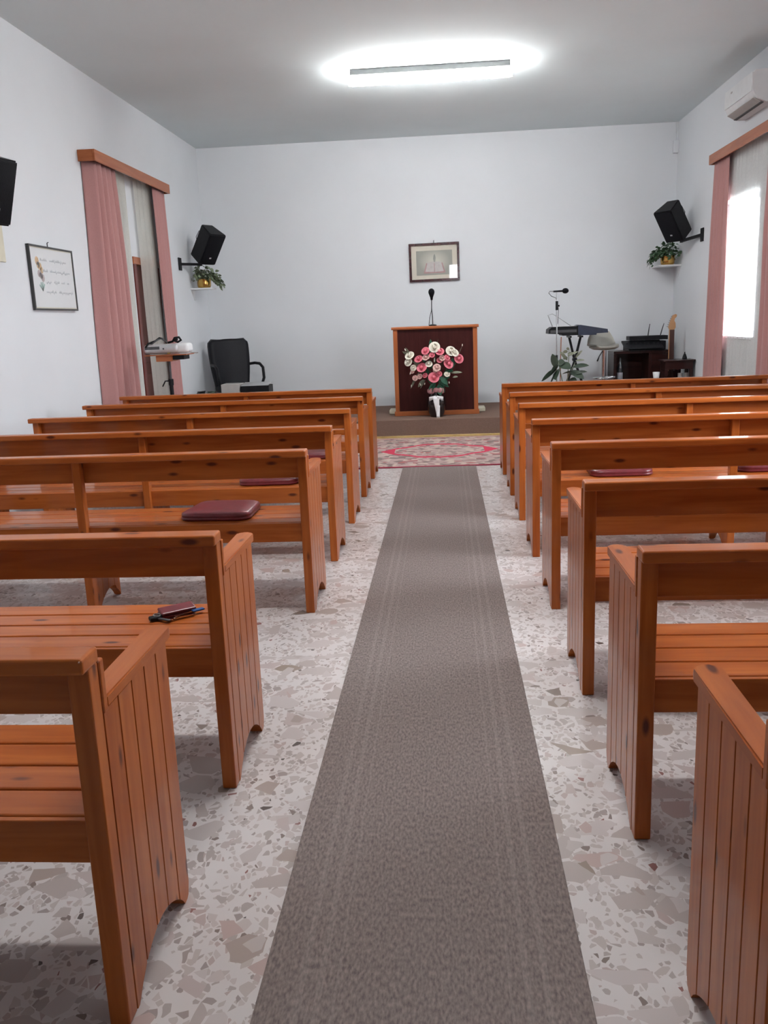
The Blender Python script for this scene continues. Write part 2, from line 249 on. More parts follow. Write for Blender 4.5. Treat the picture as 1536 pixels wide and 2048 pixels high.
# ------------------------------------------------------------------ mesh helpers
class MB:
    def __init__(s): s.bm = bmesh.new()
    def _t(s, vs, loc, rot):
        if rot: bmesh.ops.rotate(s.bm, verts=vs, cent=(0, 0, 0), matrix=Euler(rot).to_matrix())
        bmesh.ops.translate(s.bm, verts=vs, vec=loc)
    def box(s, c, d, rot=None, bev=0, seg=2):
        vs = bmesh.ops.create_cube(s.bm, size=1)['verts']; bmesh.ops.scale(s.bm, verts=vs, vec=d)
        if bev:
            es = list({e for v in vs for e in v.link_edges})
            r = bmesh.ops.bevel(s.bm, geom=es, offset=bev, segments=seg, affect='EDGES', profile=.5); vs = list({v for f in r['faces'] for v in f.verts} | {v for v in vs if v.is_valid})
        s._t(vs, c, rot); return s
    def b2(s, x0, x1, y0, y1, z0, z1, bev=0, seg=2): return s.box(((x0+x1)/2, (y0+y1)/2, (z0+z1)/2), (abs(x1-x0), abs(y1-y0), abs(z1-z0)), None, bev, seg)
    def prism(s, poly, h0, h1, axis='z'):
        f = {'z': lambda a, b, h: (a, b, h), 'x': lambda a, b, h: (h, a, b), 'y': lambda a, b, h: (a, h, b)}[axis]
        lo = [s.bm.verts.new(f(a, b, h0)) for a, b in poly]; hi = [s.bm.verts.new(f(a, b, h1)) for a, b in poly]; k = len(poly)
        s.bm.faces.new(lo[::-1]); s.bm.faces.new(hi)
        for i in range(k): s.bm.faces.new((lo[i], lo[(i+1) % k], hi[(i+1) % k], hi[i]))
        return s
    def tube(s, pts, r, seg=8, cap=True):
        pts = [Vector(p) for p in pts]; rs = r if isinstance(r, (list, tuple)) else [r]*len(pts); rings = []
        t0 = (pts[1]-pts[0]).normalized(); u = t0.orthogonal().normalized()
        for i, p in enumerate(pts):
            t = (pts[min(i+1, len(pts)-1)]-pts[max(i-1, 0)]).normalized(); u = (u-t*u.dot(t)); u = u.normalized() if u.length > 1e-6 else t.orthogonal().normalized(); w = t.cross(u)
            rings.append([s.bm.verts.new(p+(u*math.cos(2*math.pi*k/seg)+w*math.sin(2*math.pi*k/seg))*rs[i]) for k in range(seg)])
        for a, b in zip(rings, rings[1:]):
            for k in range(seg): s.bm.faces.new((a[k], a[(k+1) % seg], b[(k+1) % seg], b[k]))
        if cap: s.bm.faces.new(rings[0][::-1]); s.bm.faces.new(rings[-1])
        return s
    def lathe(s, prof, c=(0, 0, 0), seg=20, rot=None):
        rings = []; vs = []
        for r, z in prof:
            if r < 1e-5: v = s.bm.verts.new((0, 0, z)); rings.append([v]); vs.append(v)
            else:
                q = [s.bm.verts.new((r*math.cos(2*math.pi*k/seg), r*math.sin(2*math.pi*k/seg), z)) for k in range(seg)]; rings.append(q); vs += q
        for a, b in zip(rings, rings[1:]):
            for k in range(seg):
                k2 = (k+1) % seg
                if len(a) == 1 and len(b) == 1: continue
                if len(a) == 1: s.bm.faces.new((a[0], b[k2], b[k]))
                elif len(b) == 1: s.bm.faces.new((a[k], a[k2], b[0]))
                else: s.bm.faces.new((a[k], a[k2], b[k2], b[k]))
        s._t(vs, c, rot); return s
    def ball(s, c, r, sc=(1, 1, 1), seg=12, rot=None):
        vs = bmesh.ops.create_uvsphere(s.bm, u_segments=seg, v_segments=max(6, seg*2//3), radius=r)['verts']; bmesh.ops.scale(s.bm, verts=vs, vec=sc); s._t(vs, c, rot); return s
    def grid(s, fn, nu, nv, thick=0):
        g = [[s.bm.verts.new(fn(i/nu, j/nv)) for j in range(nv+1)] for i in range(nu+1)]
        for i in range(nu):
            for j in range(nv): s.bm.faces.new((g[i][j], g[i+1][j], g[i+1][j+1], g[i][j+1]))
        return s
    def leaf(s, base, tip, width, droop=.15, roll=0, n=5, fold=.25):
        b, t = Vector(base), Vector(tip); d = t-b; L = d.length; d.normalize(); side = d.cross(Vector((0, 0, 1)))
        if side.length < 1e-3: side = Vector((1, 0, 0))
        side.normalize(); side = Matrix.Rotation(roll, 3, d) @ side; up = side.cross(d).normalized()
        rows = []
        for i in range(n+1):
            f = i/n; w = width*.5*math.sin(math.pi*min(1, f*.93+.05))**.75*(1-.15*f); c = b+d*(L*f)+Vector((0, 0, -droop*L*f*f))
            if i == n: rows.append([s.bm.verts.new(c)])
            else: rows.append([s.bm.verts.new(c-side*w+up*w*fold), s.bm.verts.new(c), s.bm.verts.new(c+side*w+up*w*fold)])
        for a, c in zip(rows, rows[1:]):
            if len(c) == 1: s.bm.faces.new((a[0], a[1], c[0])); s.bm.faces.new((a[1], a[2], c[0]))
            else: s.bm.faces.new((a[0], a[1], c[1], c[0])); s.bm.faces.new((a[1], a[2], c[2], c[1]))
        return s
    def mesh(s, name, mat, smooth=False):
        bmesh.ops.recalc_face_normals(s.bm, faces=s.bm.faces[:]); me = bpy.data.meshes.new(name); s.bm.to_mesh(me); s.bm.free()
        me.materials.append(M[mat] if isinstance(mat, str) else mat)
        if smooth:
            for p in me.polygons: p.use_smooth = True
            if smooth == 'auto': me.set_sharp_from_angle(angle=R(38))
        return me
    def build(s, name, mat, parent=None, loc=(0, 0, 0), rot=None, smooth=False, solid=0):
        o = bpy.data.objects.new(name, s.mesh(name, mat, smooth)); COL.objects.link(o); o.parent = parent; o.location = loc
        if rot: o.rotation_euler = rot
        if solid: md = o.modifiers.new('thickness', 'SOLIDIFY'); md.thickness = solid; md.offset = 0
        return o
def put(name, me, parent=None, loc=(0, 0, 0), rot=None):
    o = bpy.data.objects.new(name, me); COL.objects.link(o); o.parent = parent; o.location = loc
    if rot: o.rotation_euler = rot
    return o
def tag(o, label, cat, group=None):
    o['label'] = label; o['category'] = cat
    if group: o['group'] = group
    return o
def thing(name, label, cat, loc=(0, 0, 0), rz=0, group=None, rot=None):
    o = bpy.data.objects.new(name, None); COL.objects.link(o); o.location = loc; o.rotation_euler = rot or (0, 0, rz); o.empty_display_size = .1
    return tag(o, label, cat, group)
def struct(o): o['kind'] = 'structure'; return o

# ------------------------------------------------------------------ the room
T = .3
struct(MB().b2(XL-T, XR+T, YR-T, YB+T, -.2, 0).build('floor', 'terrazzo'))
struct(MB().b2(XL-T, XR+T, YR-T, YB+T, ZC, ZC+.2).build('ceiling', 'ceil'))
struct(MB().b2(XL-T, XR+T, YB, YB+T, 0, ZC).build('wall_back', 'wall'))
DL = (9.88, 10.72, 2.21)     # door opening in the left wall
w = MB(); w.b2(XL-T, XL, YR, DL[0], 0, ZC); w.b2(XL-T, XL, DL[1], YB, 0, ZC); w.b2(XL-T, XL, DL[0], DL[1], DL[2], ZC); struct(w.build('wall_left', 'wall'))
w = MB(); ys = YR
for (a, b, c, d) in sorted(WIN):
    w.b2(XR, XR+T, ys, a, 0, ZC); w.b2(XR, XR+T, a, b, 0, c); w.b2(XR, XR+T, a, b, d, ZC); ys = b
w.b2(XR, XR+T, ys, YB, 0, ZC); struct(w.build('wall_right', 'wall'))
w = MB(); w.b2(XL-T, DOORR[0], YR-T, YR, 0, ZC); w.b2(DOORR[1], XR+T, YR-T, YR, 0, ZC); w.b2(DOORR[0], DOORR[1], YR-T, YR, 0, DOORR[2]); w.b2(DOORR[0], DOORR[1], YR-T, YR, DOORR[3], ZC); struct(w.build('wall_rear', 'wall'))
struct(MB().b2(-30, 30, -30, 40, -.4, -.22).build('ground', 'ground'))
struct(MB().b2(XL, XR, 10.908, YB, 0, .224, bev=.006).build('platform', 'platform'))
struct(MB().b2(XL+.002, XR-.002, 10.884, 10.908, 0, .028, bev=.004).build('trim_1', 'brasstrim'))
for i, (a, b, c, d) in enumerate(WIN):
    e = bpy.data.objects.new('window_%d' % (i+1), None); COL.objects.link(e); e.location = (XR+.16, (a+b)/2, c); struct(e)
    W_, H_ = b-a, d-c
    for y0, y1, z0, z1 in ((-W_/2, W_/2, 0, .05), (-W_/2, W_/2, H_-.05, H_), (-W_/2, -W_/2+.05, .05, H_-.05), (W_/2-.05, W_/2, .05, H_-.05), (-.035, .035, .05, H_-.05)):
        MB().b2(-.025, .025, y0, y1, z0, z1, bev=.004).build('window_frame', 'white', e)
    for y0, y1 in ((-W_/2+.05, -.035), (.035, W_/2-.05)): MB().b2(-.003, .003, y0, y1, .05, H_-.05).build('pane', 'glass', e)
    MB().b2(-.19, .02, -W_/2-.03, W_/2+.03, -.03, -.002, bev=.005).build('window_sill', 'white', e)
# brown door in the left wall
e = bpy.data.objects.new('door_1', None); COL.objects.link(e); e.location = (XL, (DL[0]+DL[1])/2, 0); struct(e); hw = (DL[1]-DL[0])/2
for y0, y1, z0, z1 in ((-hw-.05, -hw+.03, 0, DL[2]-.03), (hw-.03, hw+.05, 0, DL[2]-.03), (-hw-.05, hw+.05, DL[2]-.03, DL[2]+.05)):
    MB().b2(-.12, .014, y0, y1, z0, z1, bev=.004).build('door_frame', 'doorred' if z0 == 0 else 'oak_y', e)
MB().b2(-.10, -.06, -hw+.03, hw-.03, .005, DL[2]-.03).build('door_leaf', 'doorred', e)
for z0, z1 in ((.12, .95), (1.08, 2.02)): MB().b2(-.066, -.05, -hw+.13, hw-.13, z0, z1, bev=.006).build('door_panel', 'doorred', e)
MB().tube([(-.06, hw-.09, 1.02), (-.02, hw-.09, 1.02), (-.015, hw-.2, 1.02)], .009).build('door_handle', 'brass', e)
# small window in the rear wall, behind the camera
e = bpy.data.objects.new('window_3', None); COL.objects.link(e); e.location = (DOORR[0], YR-.12, DOORR[2]); struct(e); dw, dh = DOORR[1]-DOORR[0], DOORR[3]-DOORR[2]
for x0, x1, z0, z1 in ((0, .03, .03, dh-.03), (dw-.03, dw, .03, dh-.03), (0, dw, dh-.03, dh), (0, dw, 0, .03)): MB().b2(x0, x1, -.025, .025, z0, z1, bev=.004).build('window_frame', 'white', e)
MB().b2(.03, dw-.03, -.003, .003, .03, dh-.03).build('pane', 'glass', e)
# small cream junction box and cable cover high in the right-hand corner
o = thing('junction_box', 'small white box high in the right corner under the ceiling', 'box', (3.15, 12.82, 3.52))
MB().b2(-.035, .034, -.03, .038, 0, .16, bev=.008).build('cover', 'wall', o)
MB().tube([(0, .028, .16), (0, .03, .39)], .006, 6).build('cable', 'wall', o)

# ------------------------------------------------------------------ floor coverings
o = MB().b2(-.366, .366, -4.31, 4.293, 0, .007, bev=.002).build('carpet_runner', 'runner', None, (-.094, 4.325, 0), (0, 0, R(.17)))
tag(o, 'long grey-brown carpet runner laid down the aisle', 'carpet')
M['rug'] = rug_mat(1.0, 1.07)
o = MB().b2(-1.0, 1.0, -1.07, 1.07, 0, .010, bev=.003).build('oriental_rug', 'rug', None, (-.115, 9.70, 0), (0, 0, R(1.0)))
tag(o, 'pink and grey oriental rug with red medallion before the platform step', 'rug')

# ------------------------------------------------------------------ pews
LEN = 2.36
def zbot(y):
    if y < .065: return 0.0
    if y < .40: return .088*math.sin(math.pi*(y-.065)/.335)**.72
    if y < .425: return 0.0
    return .055*((y-.425)/.021)**2
def plank_mesh(y0, y1, z1, x0, x1, prof=zbot, zcap=None):
    # a vertical tongue-and-groove board whose foot follows the arch; chamfered long edges leave a groove
    ch, dp = .0035, .009; m = MB(); n = 7
    ys = [y0]+[y0+ch+(y1-y0-2*ch)*i/n for i in range(n+1)]+[y1]; rows = []
    for i, y in enumerate(ys):
        off = dp if i in (0, len(ys)-1) else 0; zb = prof(y)
        rows.append([m.bm.verts.new(p) for p in ((x0+off, y, zb), (x1-off, y, zb), (x1-off, y, z1), (x0+off, y, z1))])
    for a, b in zip(rows, rows[1:]):
        for k in range(4): m.bm.faces.new((a[k], a[(k+1) % 4], b[(k+1) % 4], b[k]))
    m.bm.faces.new(rows[0]); m.bm.faces.new(rows[-1][::-1]); return m.mesh('plank', 'pine_z')
GR = [.046, .126, .206, .286, .366, .446]
def pew_parts(s):
    """meshes of one pew; local origin on the floor at the aisle end, x runs along the pew (sign s)"""
    def bx(x0, x1, y0, y1, z0, z1, mat, name, bev=.004):
        a, b = sorted((s*x0, s*x1)); return name, MB().b2(a, b, y0, y1, z0, z1, bev=bev, seg=3).mesh(name, mat)
    P = []
    P.append(bx(-.004, LEN+.02, -.032, .046, .815, .849, 'pine_x', 'back_cap', .007))
    P.append(bx(-.003, LEN, .047, .068, .70, .8155, 'pine_x', 'back_board'))
    for i in range(4):
        y0 = .048+i*.107; P.append(bx(.046, LEN-.046, y0, y0+.101, .445, .472, 'pine_x', 'seat_slat', .006))
    P.append(bx(.046, LEN-.046, .030, .0465, .372, .470, 'pine_x', 'seat_rail', .003)); P.append(bx(.046, LEN-.046, .395, .415, .372, .444, 'pine_x', 'seat_rail', .003))
    for e in (0, 1):
        xa, xb = (0, .045) if e == 0 else (LEN-.045, LEN)
        P.append(bx(xa, xb, 0, .0455, 0, .8145, 'pine_z', 'end_post', .004))
        a, b = sorted((s*xa, s*xb))
        for y0, y1 in zip(GR, GR[1:]): P.append(('side_plank', plank_mesh(y0, y1, .7045, a, b)))
        xo, xi = (-.003, .055) if e == 0 else (LEN+.003, LEN-.055)
        a, b = sorted((s*xo, s*xi)); m = MB(); yy0, yy1 = .0685, .489; k = 6; r = .022
        poly = [(a, yy0), (b, yy0)]+[(b-r+r*math.cos(t*math.pi/2/k), yy1-r+r*math.sin(t*math.pi/2/k)) for t in range(k+1)]+[(a+r-r*math.sin(t*math.pi/2/k), yy1-r+r*math.cos(t*math.pi/2/k)) for t in range(k+1)]
        m.prism(poly, .705, .732); es = [ed for ed in m.bm.edges if abs(ed.verts[0].co.z-ed.verts[1].co.z) < 1e-5]
        bmesh.ops.bevel(m.bm, geom=es, offset=.004, segments=2, affect='EDGES'); P.append(('armrest', m.mesh('armrest', 'pine_y')))
    c = LEN/2
    P.append(bx(c-.022, c+.022, 0, .0465, .0, .8145, 'pine_z', 'center_post'))
    a, b = sorted((s*(c-.02), s*(c+.02)))
    for y0, y1 in zip(GR[:-1], GR[1:-1]): P.append(('center_plank', plank_mesh(y0, y1, .371, a, b, lambda y: zbot(y) if y < .3 else (.088*math.sin(math.pi*min(1, (y-.065)/.30))**.72 if y < .366 else 0))))
    return P
PROTO = {-1: pew_parts(-1), 1: pew_parts(1)}
PXL, PXR = -.71, .494
LROW = [1.537, 2.504, 4.220, 5.195, 6.215, 7.195, 8.05]
RROW = [1.249, 2.234, 3.197, 4.222, 5.206, 6.196, 7.109, 8.086]
LLAB = ['varnished pine pew left of the aisle, nearest the camera and cut off by the frame',
        'varnished pine pew left of the aisle with a key case on its seat',
        'varnished pine pew left of the aisle with a large maroon cushion fully in view',
        'pine pew left of the aisle, fourth from the camera, cushion half hidden on its seat',
        'pine pew left of the aisle, fifth from the camera, third from the platform',
        'pine pew left of the aisle, second from the platform',
        'pine pew left of the aisle, front row next to the rug']
RLAB = ['varnished pine pew right of the aisle, nearest the camera, only its side panel showing',
        'varnished pine pew right of the aisle, second from the camera, its slatted seat in view',
        'varnished pine pew right of the aisle, third from the camera, dark plain back board',
        'varnished pine pew right of the aisle, fourth from the camera',
        'pine pew right of the aisle with two dark cushions on its seat',
        'pine pew right of the aisle, third from the platform',
        'pine pew right of the aisle, second from the platform',
        'pine pew right of the aisle, front row next to the rug']
for s, rows, labs, px, grp in ((-1, LROW, LLAB, PXL, 'pews left of the aisle'), (1, RROW, RLAB, PXR, 'pews right of the aisle')):
    for y, lab in zip(rows, labs):
        t = thing('pew', lab, 'pew', (px, y, 0), 0, grp)
        for nm, me in PROTO[s]: put(nm, me, t)

# cushions on the seats
def cushion(x, y, rz, label, w=.38, d=.36):
    m = MB(); k = 5; r = .07; poly = []
    for cx, cy, a0 in ((w/2-r, d/2-r, 0), (-w/2+r, d/2-r, 90), (-w/2+r, -d/2+r, 180), (w/2-r, -d/2+r, 270)):
        for i in range(k+1): a = R(a0+90*i/k); q = .93 if cy > 0 else 1.0; poly.append(((cx+r*math.cos(a))*q, cy+r*math.sin(a)))
    rings = []
    for sc, z in ((.97, 0), (1, .006), (1, .012), (.985, .016), (.985, .018), (.995, .022), (.975, .034), (.9, .041), (.6, .045)): rings.append([m.bm.verts.new((a*sc, b*sc, z)) for a, b in poly])
    for a, b in zip(rings, rings[1:]):
        for i in range(len(a)): m.bm.faces.new((a[i], a[(i+1) % len(a)], b[(i+1) % len(b)], b[i]))
    m.bm.faces.new(rings[0][::-1]); m.bm.faces.new(rings[-1])
    o = m.build('seat_cushion', 'maroon', None, (x, y, .473), (0, 0, rz), True); tag(o, label, 'cushion', 'maroon seat cushions on the pews')
cushion(-1.225, 4.50, R(-3), 'maroon padded seat cushion fully in view on a left pew')
cushion(-1.15, 5.47, R(2), 'maroon seat cushion on a left pew showing under the back board beyond the large one')
cushion(-1.06, 6.50, R(0), 'maroon seat cushion at the aisle end of a left pew, mostly hidden by posts')
cushion(1.045, 5.47, R(2), 'dark maroon seat cushion on a right pew showing below the back board')
cushion(1.94, 5.50, R(-2), 'dark maroon cushion on a right pew cut off by the right edge of the photo')

# key case and keys on the second left pew
t = thing('key_case', 'maroon leather key case with keys and a blue key on a pew seat', 'keys', (-.945, 2.84, .473), R(38))
MB().b2(-.075, .05, .0, .052, .001, .012, bev=.004).build('leather_flap', 'maroon', t, (0, 0, 0), (R(8), 0, 0))
MB().b2(-.075, .05, -.004, .046, .014, .024, bev=.004).build('leather_flap', 'maroon', t, (0, .004, .001), (R(12), 0, 0))
MB().tube([(-.075+.012*math.cos(a*.6)-.01, .02+.016*math.sin(a*.6), .016) for a in range(11)], .0025, 6).build('key_ring', 'steel', t)
MB().b2(-.115, -.072, .0, .03, .001, .016, bev=.005).build('black_fob', 'black', t)
MB().box((-.075, -.02, .008), (.05, .012, .006), (0, 0, R(-62)), .002).build('black_tag', 'dgrey', t)
for i, (x, y, a, L_) in enumerate(((.0, -.022, 4, .085), (-.012, -.03, -3, .09), (.006, -.012, 8, .07))):
    k = MB(); k.b2(-L_/2, L_/2, -.0035, .0035, 0, .002); k.lathe([(0, 0), (.011, 0), (.011, .0024), (0, .0024)], (-L_/2, 0, 0), 12)
    for q in range(4): k.b2(L_/2-.03+q*.007, L_/2-.027+q*.007, .0035, .0035+.0015*(1+q % 2), 0, .002)
    k.build('key', 'chrome', t, (x, y, .003+i*.004), (0, 0, R(a)))
k = MB(); k.b2(-.022, .022, -.010, .010, 0, .007, bev=.003); k.build('blue_key_head', 'blue', t, (.052, -.012, .010), (0, 0, R(5)))

# ------------------------------------------------------------------ ceiling lights
def ceiling_lamp(x, y, rz, label):
    t = thing('ceiling_lamp', label, 'lamp', (x, y, ZC), rz); hl = .82
    MB().b2(-hl+.02, hl-.02, -.062, .062, -.055, 0, bev=.006).build('lamp_base', 'lampgrey', t)
    m = MB(); k = 10; poly = [(.060*math.cos(math.pi+math.pi*i/k), -.080+.065*math.sin(math.pi+math.pi*i/k)) for i in range(k+1)]+[(.054, -.0555), (-.054, -.0555)]
    m.prism(poly, -hl+.03, hl-.03, 'x'); m.build('diffuser', 'lamp', t, smooth='auto')
    for sx in (-1, 1):
        m = MB(); a, b = sorted((sx*(hl-.03), sx*hl)); m.prism([(y_*.9, -.08+(z_+.08)*.9) for y_, z_ in poly], a, b, 'x'); m.build('end_cap', 'lamp', t, smooth='auto')
ceiling_lamp(-.113, 9.47, 0, 'lit white fluorescent ceiling light, long and slim')
ceiling_lamp(-.113, 3.7, 0, 'lit fluorescent ceiling light above the nearer pews, out of view')

# ------------------------------------------------------------------ curtains and pelmets
def curtain(name, mat, x, sgn, top, bot, z1, z0, folds, amp, label, seed, thick=.003, group=None, mid=None, ret=0):
    r = random.Random(seed); ph = [r.uniform(-.5, .5) for _ in range(40)]; nu = folds*10; nv = 14
    def fn(u, v):
        z = z1+(z0-z1)*v; e = v if mid is None else min(1, v/mid)
        ya = top[0]+(bot[0]-top[0])*e; yb = top[1]+(bot[1]-top[1])*e
        uu = u+.018*math.sin(6.3*u*3+ph[1]*9)+.02*math.sin(v*4+ph[2]*6)*math.sin(math.pi*u)
        k = folds*uu; a = amp*(.55+.45*min(1, v*3))*(.92+.3*ph[int(k) % 40])
        rt = ret*max(0, 1-u/.13)
        return (x-sgn*rt+sgn*(1-(rt/ret if ret else 0))*(a*(2*abs(math.sin(math.pi*k))**.7-1)+.12*a*math.sin(4*math.pi*k+1+v*2)), ya+(yb-ya)*u+.008*math.sin(9*v+7*u), z)
    o = MB().grid(fn, nu, nv).build(name, mat, smooth=True, solid=thick); return tag(o, label, 'curtain', group)
PF = -3.30
t = thing('curtain_pelmet', 'orange-brown wooden curtain pelmet on the left wall', 'pelmet', (XL, 8.59, 3.05))
MB().b2(.151, .171, 0, 2.30, 0, .104, bev=.003).build('front_board', 'oak_y', t)
for y in (0, 2.28): MB().b2(0, .1505, y, y+.02, 0, .104, bev=.003).build('end_board', 'oak_x', t)
MB().b2(0.001, .1505, .0205, 2.2795, .09, .103).build('top_board', 'oak_y', t)
MB().tube([(.08, .03, .045), (.08, 2.27, .045)], .009).build('curtain_rail', 'white', t)
PX2 = 3.05
t = thing('curtain_pelmet', 'orange-brown wooden curtain pelmet on the right wall below the air conditioner', 'pelmet', (XR, 8.35, 3.055))
MB().b2(-.134, -.114, 0, 2.53, 0, .104, bev=.003).build('front_board', 'oak_y', t)
for y in (0, 2.51): MB().b2(-.1135, 0, y, y+.02, 0, .104, bev=.003).build('end_board', 'oak_x', t)
MB().b2(-.1135, -.001, .0205, 2.5095, .09, .103).build('top_board', 'oak_y', t)
MB().tube([(-.06, .03, .045), (-.06, 2.5, .045)], .009).build('curtain_rail', 'white', t)
curtain('curtain', 'pink', XL+.100, 1, (8.64, 9.27), (8.50, 9.40), 3.10, .06, 5, .050, 'wide dusty pink curtain on the left wall beside the framed text', 1, ret=.092)
curtain('curtain', 'pink', XL+.108, 1, (10.42, 10.85), (10.58, 10.92), 3.10, .06, 4, .024, 'narrow dusty pink curtain at the far side of the left door', 2)
curtain('sheer_curtain', 'sheer2', XL+.036, 1, (9.22, 9.72), (9.30, 9.72), 3.10, .07, 4, .012, 'white sheer curtain hanging left of the brown door gap', 3, 0)
curtain('sheer_curtain', 'sheer2', XL+.036, 1, (9.98, 10.55), (10.06, 10.72), 3.10, .07, 4, .013, 'white sheer curtain hanging right of the brown door gap', 4, 0)
curtain('curtain', 'pink', XR-.076, -1, (10.30, 10.85), (10.30, 11.0), 3.10, .06, 5, .022, 'dusty pink curtain on the right wall next to the corner loudspeaker', 5)
curtain('curtain', 'pink', XR-.076, -1, (8.42, 9.10), (8.45, 9.16), 3.10, .06, 5, .022, 'dusty pink curtain at the right edge of the photo, near side of the window', 6, mid=.3)
curtain('sheer_curtain', 'sheer', XR-.022, -1, (8.75, 10.42), (8.75, 10.45), 3.10, .07, 14, .010, 'white sheer curtain across the bright window on the right wall', 7, 0)

# ------------------------------------------------------------------ air conditioner
t = thing('air_conditioner', 'white wall-mounted air conditioner above the right-hand window', 'air conditioner', (XR, 9.2, 3.365))
m = MB(); m.prism([(-.002, .0), (-.09, -.005), (-.17, .03), (-.205, .075), (-.225, .12), (-.225, .25), (-.20, .285), (-.002, .29)], 0, .86, 'y'); m.build('casing', 'white', t, smooth='auto')
MB().b2(-.2285, -.222, .015, .845, .10, .27, bev=.003).build('front_panel', 'white', t)
MB().box((-.165, .43, .022), (.085, .80, .008), (0, R(28), 0), .002).build('louver', 'grey', t)
MB().box((-.12, .43, -.003), (.03, .80, .006), (0, R(8), 0)).build('air_slot', 'dgrey', t)
MB().b2(-.2305, -.2286, .60, .65, .215, .232).build('badge', 'grey', t)

# ------------------------------------------------------------------ loudspeakers
def speaker(x, y, z, yaw, pitch, sgn, wy, wz, label, w=.29, h=.45, d=.26):
    t = thing('loudspeaker', label, 'loudspeaker', (x, y, z), rot=None)
    rot = (Matrix.Rotation(yaw, 3, 'Z') @ Matrix.Rotation(pitch, 3, 'X')).to_euler()   # front is local -y
    def P(m, name, mat): return m.build(name, mat, t, (0, 0, 0), rot, 'auto')
    m = MB(); m.prism([(-w/2, -d/2), (w/2, -d/2), (w/2*.66, d/2), (-w/2*.66, d/2)], -h/2, h/2); bmesh.ops.bevel(m.bm, geom=m.bm.edges[:], offset=.012, segments=2, affect='EDGES'); P(m, 'cabinet', 'black')
    P(MB().b2(-w/2+.014, w/2-.014, -d/2-.006, -d/2+.004, -h/2+.018, h/2-.018, bev=.005), 'grille', 'grille')
    P(MB().b2(-.016, .016, -d/2-.0085, -d/2-.0062, -h/2+.10, -h/2+.118), 'badge', 'silver')
    P(MB().b2(-.05, .05, d/2-.004, d/2+.012, -.08, .08, bev=.004), 'rear_plate', 'black')
    R3 = rot.to_matrix(); bk = R3 @ Vector((0, 0.02, -h/2)); wall = Vector((sgn, wy-y, wz-z))
    lo = Vector((bk.x, bk.y, bk.z-.09))
    MB().tube([tuple(bk+Vector((0, 0, .03))), tuple(lo)], .02, 8).build('mount_post', 'black', t)
    MB().tube([tuple(lo+Vector((0, 0, .02))), tuple(wall)], .024, 4).build('bracket_arm', 'black', t)
    MB().b2(-.006, .006, -.06, .06, -.08, .08, bev=.003).build('wall_plate', 'black', t, (wall.x-math.copysign(.008, sgn), wall.y, wall.z))
    c = R3 @ Vector((0, d/2, .06)); MB().tube([tuple(c), tuple(c+R3 @ Vector((0, .09, .02))), tuple(c+R3 @ Vector((0, .10, -.08))), tuple(c+R3 @ Vector((0, .03, -.14)))], .004, 6).build('cable', 'rubber', t)
    return t
sx = 2.93; speaker(sx, 11.9, 2.55, R(-55), R(36), XR-sx, 11.5, 2.34, 'black loudspeaker on a wall bracket in the right front corner')
sx = -3.165; speaker(sx, 11.9, 2.53, R(58), R(36), XL-sx, 11.6, 2.28, 'black loudspeaker on a wall bracket in the left front corner')
sx = -3.20; speaker(sx, 6.22, 2.47, R(72), R(18), XL-sx, 6.2, 2.36, 'black loudspeaker on the left wall cut off by the photo edge')
o = MB().b2(0, .012, -.21, .21, 0, .31, bev=.004).build('notice_board', 'cream', None, (XL+.001, 6.70, 2.02)); tag(o, 'cream panel on the left wall below the cut-off loudspeaker', 'panel')

# ------------------------------------------------------------------ framed pieces
t = thing('framed_text', 'framed flowery handwritten text on the left wall', 'picture', (XL, 7.722, 1.655))
fw, fh = .433, .54
for y0, y1, z0, z1 in ((-fw, fw, 0, .016), (-fw, fw, fh-.016, fh), (-fw, -fw+.016, .016, fh-.016), (fw-.016, fw, .016, fh-.016)): MB().b2(.002, .030, y0, y1, z0, z1, bev=.003).build('frame_bar', 'fdark', t)
MB().b2(.002, .020, -fw+.016, fw-.016, .016, fh-.016).build('backing', 'cream', t)
pg = MB().b2(.0202, .022, -fw+.026, fw-.026, .026, fh-.026).build('sheet', 'paper', t)
def cursive(m, y0, y1, z, seed, h=.021):
    r = random.Random(seed); pts = []; n = int((y1-y0)/.012); x = .0226
    for i in range(n*4+1):
        u = y0+(y1-y0)*i/(n*4); k = r.choice([1, 1, 1, 1.9, 1, -1.2]) if i % 4 == 1 else 1
        pts.append((x, u+.004*math.sin(i*1.57), z+h*.5*max(0, math.sin(i*1.57))*k))
    m.tube(pts, .0017, 4)
for li, (zz, words) in enumerate(((.415, ((-.24, -.11), (-.06, .28))), (.325, ((-.22, -.11), (-.07, .34))), (.235, ((-.16, -.06), (-.01, .10), (.14, .21), (.26, .30))), (.15, ((-.18, .02), (.07, .36))))):
    for wi, (a, b) in enumerate(words):
        m = MB(); cursive(m, a, b, zz, li*10+wi); m.build('handwritten_word', 'ink', pg)
for (y, z, r_, mt) in ((-.30, .41, .036, 'orange'), (-.255, .365, .034, 'orange'), (-.285, .375, .03, 'orange'), (-.225, .335, .028, 'orange'), (-.28, .305, .032, 'mauve'), (-.22, .27, .034, 'mauve'), (-.25, .29, .03, 'mauve')):
    MB().lathe([(0, 0), (r_, 0), (r_, .0008), (0, .0008)], (.0222, y, z), 8, (0, R(90), 0)).build('printed_flower', mt, pg)
for a in (-50, -20, 10, 40): MB().box((.0224, -.245+.03*math.sin(R(a)), .165+.035*math.cos(R(a))), (.0008, .018, .075), (R(-a), 0, 0)).build('printed_leaf', 'teal', pg)
MB().b2(.0255, .0265, -fw+.0165, fw-.0165, .0165, fh-.0165).build('pane', 'glass', t)
MB().tube([(.004, -.02, fh-.002), (.004, -.02, fh+.035), (.016, -.02, fh+.04)], .005, 6).build('hook', 'dgrey', t)

